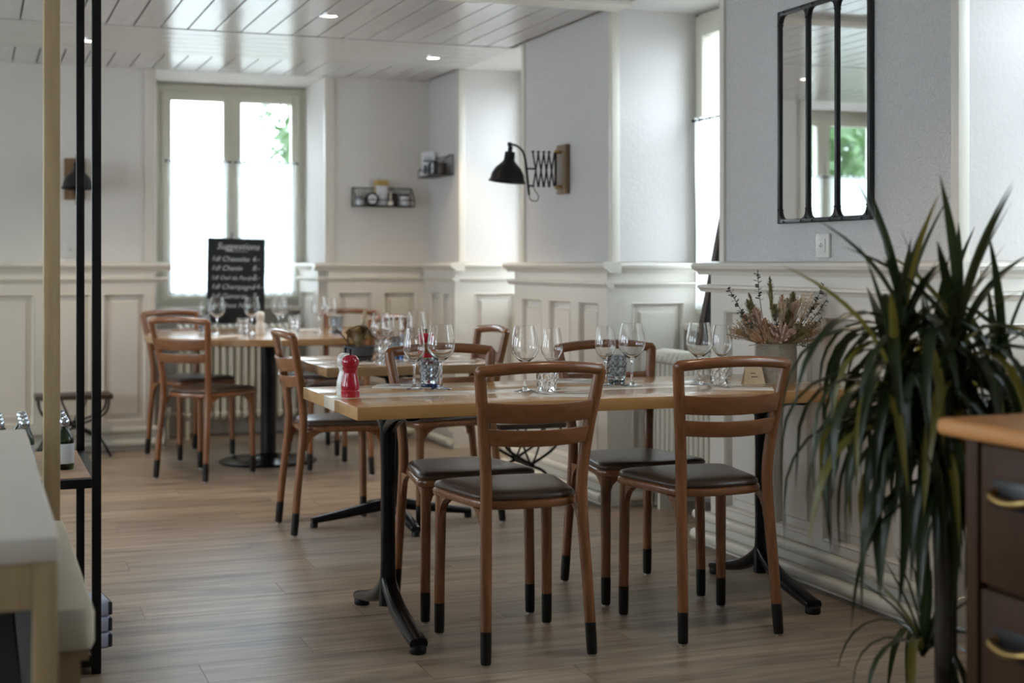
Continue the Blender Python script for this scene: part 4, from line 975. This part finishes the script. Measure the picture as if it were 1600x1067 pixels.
for a, tl, z, k, mt in ((2.9, 1.0, 0.02, 1, 'dry_tan'), (5.8, 0.95, 0.02, 1, 'dry_tan'), (6.1, 1.05, 0.0, 1, 'dry_twig'), (0.2, 0.4, 0.08, 0, 'dry_cream'), (5.9, 0.4, 0.09, 0, 'dry_cream'), (4.4, 0.8, 0.03, 2, 'dry_pink'), (3.5, 1.0, 0.02, 2, 'dry_peach'), (5.0, 0.9, 0.03, 2, 'dry_green'), (2.7, 1.1, 0.02, 0, 'dry_tan'), (5.7, 0.9, 0.02, 0, 'dry_tan')):
    stem_item(bq, SY[k], mt, a, tl, z, 'flower_spray', rr, 0.8)
tc_ = empty('tent_card', (2.515, 4.30, TZ), math.radians(-12)); tag(tc_, 'small cream tent card leaning beside the vase', 'card')
for s in (-1, 1):
    m = MB(); m.box(-0.038, 0.038, -0.001, 0.001, 0, 0.066, lambda x, y, z, s=s: (x*(1-0.25*z/0.066), y+s*0.016*(1-z/0.066), z)); m.build('card_face', 'dry_cream', tc_)
MB().box(-0.010, 0.012, -0.0115, -0.0095, 0.022, 0.026).build('print', 'dry_twig', tc_)
MB().box(-0.012, 0.006, -0.0085, -0.0065, 0.034, 0.038).build('print', 'dry_twig', tc_)
# flower bowl on the middle table
bo = empty('flower_bowl', (1.60, 6.16, T2)); tag(bo, 'dark grey round flower bowl on the middle table', 'bowl')
MB().lathe([(0, 0), (0.050, 0), (0.060, 0.008), (0.068, 0.035), (0.070, 0.062), (0.065, 0.062), (0.063, 0.04), (0.055, 0.015), (0, 0.014)], 32).build('bowl', 'pot_grey', bo, smooth=40)
MB().lathe([(0, 0.052), (0.064, 0.052), (0.064, 0.014), (0, 0.014)], 24).build('filling', 'soil', bo, smooth=40)
fb = empty('dried_posy', (1.60, 6.16, T2+0.054)); tag(fb, 'yellow and cream dried posy with black loops in the grey bowl', 'bouquet')
for i in range(28):
    a = i*2.399; tl = 0.2+0.8*((i*0.618) % 1)
    stem_item(fb, PL[2], rr.choice(['dry_yellow', 'dry_yellow', 'dry_cream', 'dry_cream', 'dry_twig']), a, tl*0.85, 0.012+0.022*((i*0.37) % 1), 'flower_head', rr, 1.5, 0.02, 0.025, 0.042)
for a, tl in ((0.5, 0.25), (0.2, 0.15)):
    stem_item(fb, PL[3], 'dry_cream', a, tl, 0.05, 'grass_plume', rr, 1.1, 0.02, 0.02, 0.03)
MB().tube(smoothpts([(-0.05, -0.02, 0.01), (-0.055, -0.02, 0.06), (-0.02, -0.02, 0.095), (0.03, -0.02, 0.09), (0.05, -0.02, 0.05)], 8), 0.0035, 8).build('loop', 'dry_twig', fb, smooth=60)
MB().tube(smoothpts([(-0.03, 0.0, 0.0), (-0.07, 0, 0.05), (-0.105, 0.0, 0.085)], 8), [0.003+0.002*(i > 10) for i in range(17)], 8).build('twig', 'dry_twig', fb, smooth=60)

# ------------------------------------------------------------ potted dracaena
PXY = (1.825, 2.365)
pp = empty('planter', (PXY[0], PXY[1], 0)); tag(pp, 'dark round planter holding the dracaena', 'planter')
MB().lathe([(0, 0), (0.105, 0), (0.115, 0.01), (0.138, 0.24), (0.145, 0.25), (0.145, 0.262), (0.133, 0.262), (0.131, 0.23), (0.11, 0.03), (0, 0.03)], 36).build('pot', 'terracotta', pp, smooth=40)
MB().lathe([(0, 0.235), (0.130, 0.23), (0.120, 0.12), (0, 0.10)], 30).build('soil', 'soil', pp, smooth=40)
dr = empty('dracaena_plant', (PXY[0], PXY[1], 0.236)); tag(dr, 'tall dracaena with long drooping dark green leaves in the foreground', 'plant')
def strap_leaf(L, w, lift, droop, name):
    n = 9; vs = []; fs = []; p = Vector((0, 0)); ang = lift
    for i in range(n+1):
        t = i/n; ww = w*(0.55+0.45*min(1, t*5))*(1-max(0, (t-0.5)/0.5)**1.7)+0.0006
        tz = Vector((math.cos(ang), math.sin(ang))); nrm = Vector((-tz.y, tz.x))
        e = p+nrm*ww*0.22
        vs += [(e.x, -ww/2, e.y), (p.x, 0, p.y), (e.x, ww/2, e.y)]
        p = p+tz*(L/n); ang = max(-1.5, ang-droop/n*(1.7-1.4*t))
    for i in range(n):
        for j in range(2): a = i*3+j; fs.append((a, a+1, a+4, a+3))
    me = MB().add(vs, fs).mesh(name); me.polygons.foreach_set('use_smooth', [True]*len(me.polygons)); return me
LV = []
for (L, w, li, dp) in ((0.36, 0.024, 1.30, 0.8), (0.40, 0.025, 1.1, 2.5), (0.42, 0.024, 0.9, 2.6), (0.44, 0.026, 0.6, 2.3), (0.46, 0.025, 1.0, 2.9), (0.40, 0.026, 0.1, 1.8), (0.42, 0.024, -0.4, 1.2), (0.34, 0.022, 1.45, 0.35)):
    a = strap_leaf(L, w, li, dp, 'leaf'); b = a.copy(); a.materials.append(M['leaf']); b.materials.append(M['leaf_backlit']); LV.append((a, b))
rl = random.Random(11)
# crowns: (sideways, depth, height) in the plant's own frame turned to face the room
heads = [((-0.075, 0.03, 0.78), 50, 0.92), ((0.020, -0.02, 0.77), 48, 0.95), ((-0.120, -0.05, 0.70), 46, 0.85), ((0.0, 0.08, 0.68), 48, 0.92), ((0.120, 0.04, 0.66), 46, 0.95), ((-0.03, -0.06, 0.60), 36, 0.85), ((-0.02, 0.09, 0.10), 24, 0.75)]
for hi, (hp, cnt, sc_) in enumerate(heads):
    tip = Vector((hp[0]*0.935+hp[1]*0.3535, -hp[0]*0.3535+hp[1]*0.935, hp[2])); base = Vector((tip.x*0.10, tip.y*0.10, 0.0))
    if hi < 6: MB().tube(smoothpts([base, base.lerp(tip, 0.55)*0.35+Vector((0, 0, hp[2]*0.36))+Vector((rl.uniform(-0.01, 0.01), rl.uniform(-0.01, 0.01), 0)), tip], 8), [0.014-0.005*i/16 for i in range(17)], 8).build('trunk', 'bark', dr, smooth=60)
    for i in range(cnt):
        t = i/cnt; k = [7, 0, 1, 2, 4, 3, 5, 6][min(7, int(t*8))]
        if rl.random() < 0.35: k = rl.choice([1, 2, 3, 4, 5])
        if hi == 6: k = rl.choice([7, 0, 1, 2])
        backlit = 1 if rl.random() < 0.13 else 0
        o = bpy.data.objects.new('leaf', LV[k][backlit]); COL.objects.link(o); o.parent = dr
        o.location = tip-Vector((0, 0, 0.16*t*sc_)) if hi < 6 else tip
        o.rotation_euler = (rl.uniform(-0.15, 0.15), rl.uniform(-0.12, 0.12), i*2.399+rl.uniform(-0.3, 0.3)); s_ = sc_*rl.uniform(0.75, 1.15); o.scale = (s_, s_, s_)

# ------------------------------------------------------------ chest of drawers
ch = empty('chest_of_drawers', (1.985, 1.33, 0)); tag(ch, 'varnished pine chest of drawers in the right foreground', 'chest')
CF = -0.36; cy0, cy1 = -0.72, 0.72; CHZ = 0.88
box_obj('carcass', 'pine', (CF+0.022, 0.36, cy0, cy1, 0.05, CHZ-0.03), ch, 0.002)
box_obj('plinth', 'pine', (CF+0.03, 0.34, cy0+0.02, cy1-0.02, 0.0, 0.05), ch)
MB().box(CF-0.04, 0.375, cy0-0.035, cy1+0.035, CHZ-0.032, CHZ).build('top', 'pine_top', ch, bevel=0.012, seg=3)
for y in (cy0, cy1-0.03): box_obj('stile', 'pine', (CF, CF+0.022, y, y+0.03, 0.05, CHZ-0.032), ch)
for i in range(3):
    z0 = 0.10+i*0.25
    for j in range(2):
        y0 = cy0+0.038+j*0.688; y1 = y0+0.676
        dw = MB().box(CF, CF+0.022, y0, y1, z0, z0+0.24).build('drawer', 'pine', ch, bevel=0.004)
        for yy in (y0+0.09, y1-0.09):
            MB().tube(smoothpts([(CF, yy-0.045, z0+0.165), (CF-0.018, yy-0.042, z0+0.158), (CF-0.022, yy, z0+0.150), (CF-0.018, yy+0.042, z0+0.158), (CF, yy+0.045, z0+0.165)], 5), 0.007, 8).build('handle', 'brass', dw, smooth=60)
            MB().box(CF-0.004, CF, yy-0.055, yy+0.055, z0+0.135, z0+0.185).build('handle_plate', 'black', dw, bevel=0.002)
nt = empty('paper_stack', (1.86, 1.80, CHZ), 0.2); tag(nt, 'stack of white papers on the pine chest', 'paper')
for i in range(4): box_obj('sheet', 'label_paper', (-0.105+0.004*i, 0.105-0.003*i, -0.148, 0.148-0.005*i, 0.003*i, 0.003*(i+1)), nt)

# side table and shell chair in the near niche
st = empty('side_table', (3.05, 3.22, 0)); tag(st, 'small orange wooden table in the near niche behind the plant', 'table')
box_obj('table_top', 'pine_top', (-0.24, 0.22, -0.20, 0.22, 0.70, 0.73), st, 0.006)
for x in (-0.21, 0.19):
    for y in (-0.17, 0.19): box_obj('leg', 'pine', (x-0.018, x+0.018, y-0.018, y+0.018, 0, 0.70), st, 0.003)
bk = empty('table_lamp', (3.06, 3.24, 0.73)); tag(bk, 'lamp with a wide taupe shade on the small table in the near niche', 'lamp')
MB().lathe([(0, 0), (0.055, 0), (0.058, 0.008), (0.02, 0.016), (0.010, 0.03), (0.010, 0.12), (0, 0.12)], 24).build('base', 'taupe', bk, smooth=40)
MB().lathe([(0.085, 0.085), (0.165, 0.235), (0.163, 0.236), (0.083, 0.087)], 36, close=True).build('lamp_shade', 'taupe', bk, smooth=40)
for k in range(3):
    a = k*2*PI/3; MB().tube([(0, 0, 0.115), (0.0905*math.cos(a), 0.0905*math.sin(a), 0.10)], 0.0022, 6).build('spoke', 'iron_mat', bk)

# ------------------------------------------------------------ left foreground: shelf unit, glazed post, counter
su = empty('metal_shelf', (-0.17, 4.475, 0)); tag(su, 'tall black metal shelf unit with wooden boards at the left', 'shelf')
SW, SD, SH = 0.49, 0.325, 2.25
for x in (-SW, SW):
    for y in (-SD, SD): box_obj('post', 'iron_mat', (x-0.0125, x+0.0125, y-0.0125, y+0.0125, 0, SH), su, 0.002)
for z in (0.035, 0.535, SH-0.02):
    for y in (-SD, SD): box_obj('cross_rail', 'iron_mat', (-SW+0.0125, SW-0.0125, y-0.0125, y+0.0125, z-0.0125, z+0.0125), su)
    for x in (-SW, SW): box_obj('side_rail', 'iron_mat', (x-0.0125, x+0.0125, -SD+0.0125, SD-0.0125, z-0.0125, z+0.0125), su)
    if z < 1: box_obj('shelf_board', 'shelf_wood', (-SW+0.013, SW-0.013, -SD+0.013, SD-0.013, z-0.005, z+0.014), su)
def small_bottle(x, y, z, lab):
    t = empty('bottle', (x, y, z)); tag(t, lab, 'bottle', 'bottles on the metal shelf')
    MB().lathe([(0, 0), (0.026, 0), (0.028, 0.004), (0.028, 0.085), (0.024, 0.100), (0.012, 0.116), (0.011, 0.126), (0, 0.126)], 20).build('bottle_body', 'bottle', t, smooth=40)
    MB().lathe([(0.0285, 0.018), (0.0289, 0.019), (0.0289, 0.075), (0.0285, 0.076)], 20, close=True).build('paper_label', 'label_paper', t, smooth=40)
    MB().lathe([(0, 0.1262), (0.0135, 0.1262), (0.0155, 0.130), (0.0155, 0.142), (0.012, 0.149), (0, 0.151)], 16).build('cap', 'foil', t, smooth=60)
for i, x in enumerate((0.245, 0.135, 0.065)):
    for j in range(3):
        small_bottle(x, 4.36+0.115*j, 0.5492, '%s small capped bottle of the row %s' % (('nearest', 'middle', 'farthest')[j], ('beside the black shelf posts', 'left of the pale timber post', 'at the left edge above the counter')[i]))
for k in range(3):
    t = empty('parcel', (su.location.x+0.42, 4.27, 0.0492+0.046*k), 0.12); tag(t, ('lowest', 'middle', 'topmost')[k]+' pale blue parcel of the stack at the foot of the shelf', 'parcel', 'pale blue parcels')
    MB().box(-0.11, 0.11, -0.07, 0.07, 0, 0.0455).build('wrapping', 'lav', t, bevel=0.012, seg=3)
    for x in (-0.112, 0.100): MB().box(x, x+0.012, -0.0715, 0.0715, 0.004, 0.0415).build('end_band', 'dark_paper', t, bevel=0.004)
gp = empty('glazed_screen', (0.19, 3.94, 0)); tag(gp, 'pale timber post of a glazed screen at the left', 'screen')
box_obj('post', 'beech', (-0.021, 0.021, -0.021, 0.021, 0, CEIL), gp, 0.004)
box_obj('pane', M['pane'], (-0.92, -0.021, -0.004, 0.004, 0.10, CEIL-0.04), gp)
box_obj('top_rail', 'beech', (-0.92, -0.021, -0.018, 0.018, CEIL-0.04, CEIL), gp)
box_obj('bottom_rail', 'beech', (-0.92, -0.021, -0.018, 0.018, 0.0, 0.10), gp)
box_obj('post', 'beech', (-0.96, -0.92, -0.021, 0.021, 0, CEIL), gp, 0.004)
co = empty('counter', (-0.27, 2.99, 0)); tag(co, 'cream topped counter in the left foreground', 'counter')
MB().box(-0.40, 0.39, -0.74, 0.74, 0.70, 0.74).build('counter_top', 'cream', co, bevel=0.006)
for x in (-0.38, 0.37):
    for y in (-0.72, 0.72): box_obj('leg', 'beech', (x-0.018, x+0.018, y-0.018, y+0.018, 0, 0.70), co, 0.003)
box_obj('apron', 'beech', (-0.36, 0.35, -0.735, -0.715, 0.63, 0.70), co)
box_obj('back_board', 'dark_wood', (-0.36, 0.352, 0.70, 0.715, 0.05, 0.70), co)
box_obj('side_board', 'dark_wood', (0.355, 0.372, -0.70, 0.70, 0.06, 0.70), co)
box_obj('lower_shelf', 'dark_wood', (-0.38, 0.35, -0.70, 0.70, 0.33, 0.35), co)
bxo = empty('wooden_box', (-0.14, 2.62, 0.35)); tag(bxo, 'small wooden box on the lower shelf of the cream counter', 'box')
for b in ((-0.1, 0.1, -0.08, -0.07, 0, 0.1), (-0.1, 0.1, 0.07, 0.08, 0, 0.1), (-0.1, -0.09, -0.07, 0.07, 0, 0.1), (0.09, 0.1, -0.07, 0.07, 0, 0.1)): box_obj('side', 'beech', b, bxo)
box_obj('bottom', 'beech', (-0.09, 0.09, -0.07, 0.07, 0, 0.01), bxo)
be = empty('upholstered_bench', (0.170, 3.30, 0)); tag(be, 'narrow cream upholstered bench beside the counter', 'bench')
cs_ = round_poly([(-0.045, -0.50), (0.045, -0.50), (0.045, 0.50), (-0.045, 0.50)], [0.03]*4)
cush = []
for d, z in ((-0.004, 0.42), (0, 0.43), (0, 0.485), (-0.006, 0.497), (-0.02, 0.50)): cush.append([(x*(1+d/0.045), y*(1+d/0.5), z) for x, y in cs_])
loft(cush, 'cushion', 'creamcloth', be)
box_obj('frame', 'beech', (-0.035, 0.035, -0.46, 0.46, 0.39, 0.42), be)
for y in (-0.44, 0.44): box_obj('leg', 'beech', (-0.02, 0.02, y-0.02, y+0.02, 0, 0.39), be)
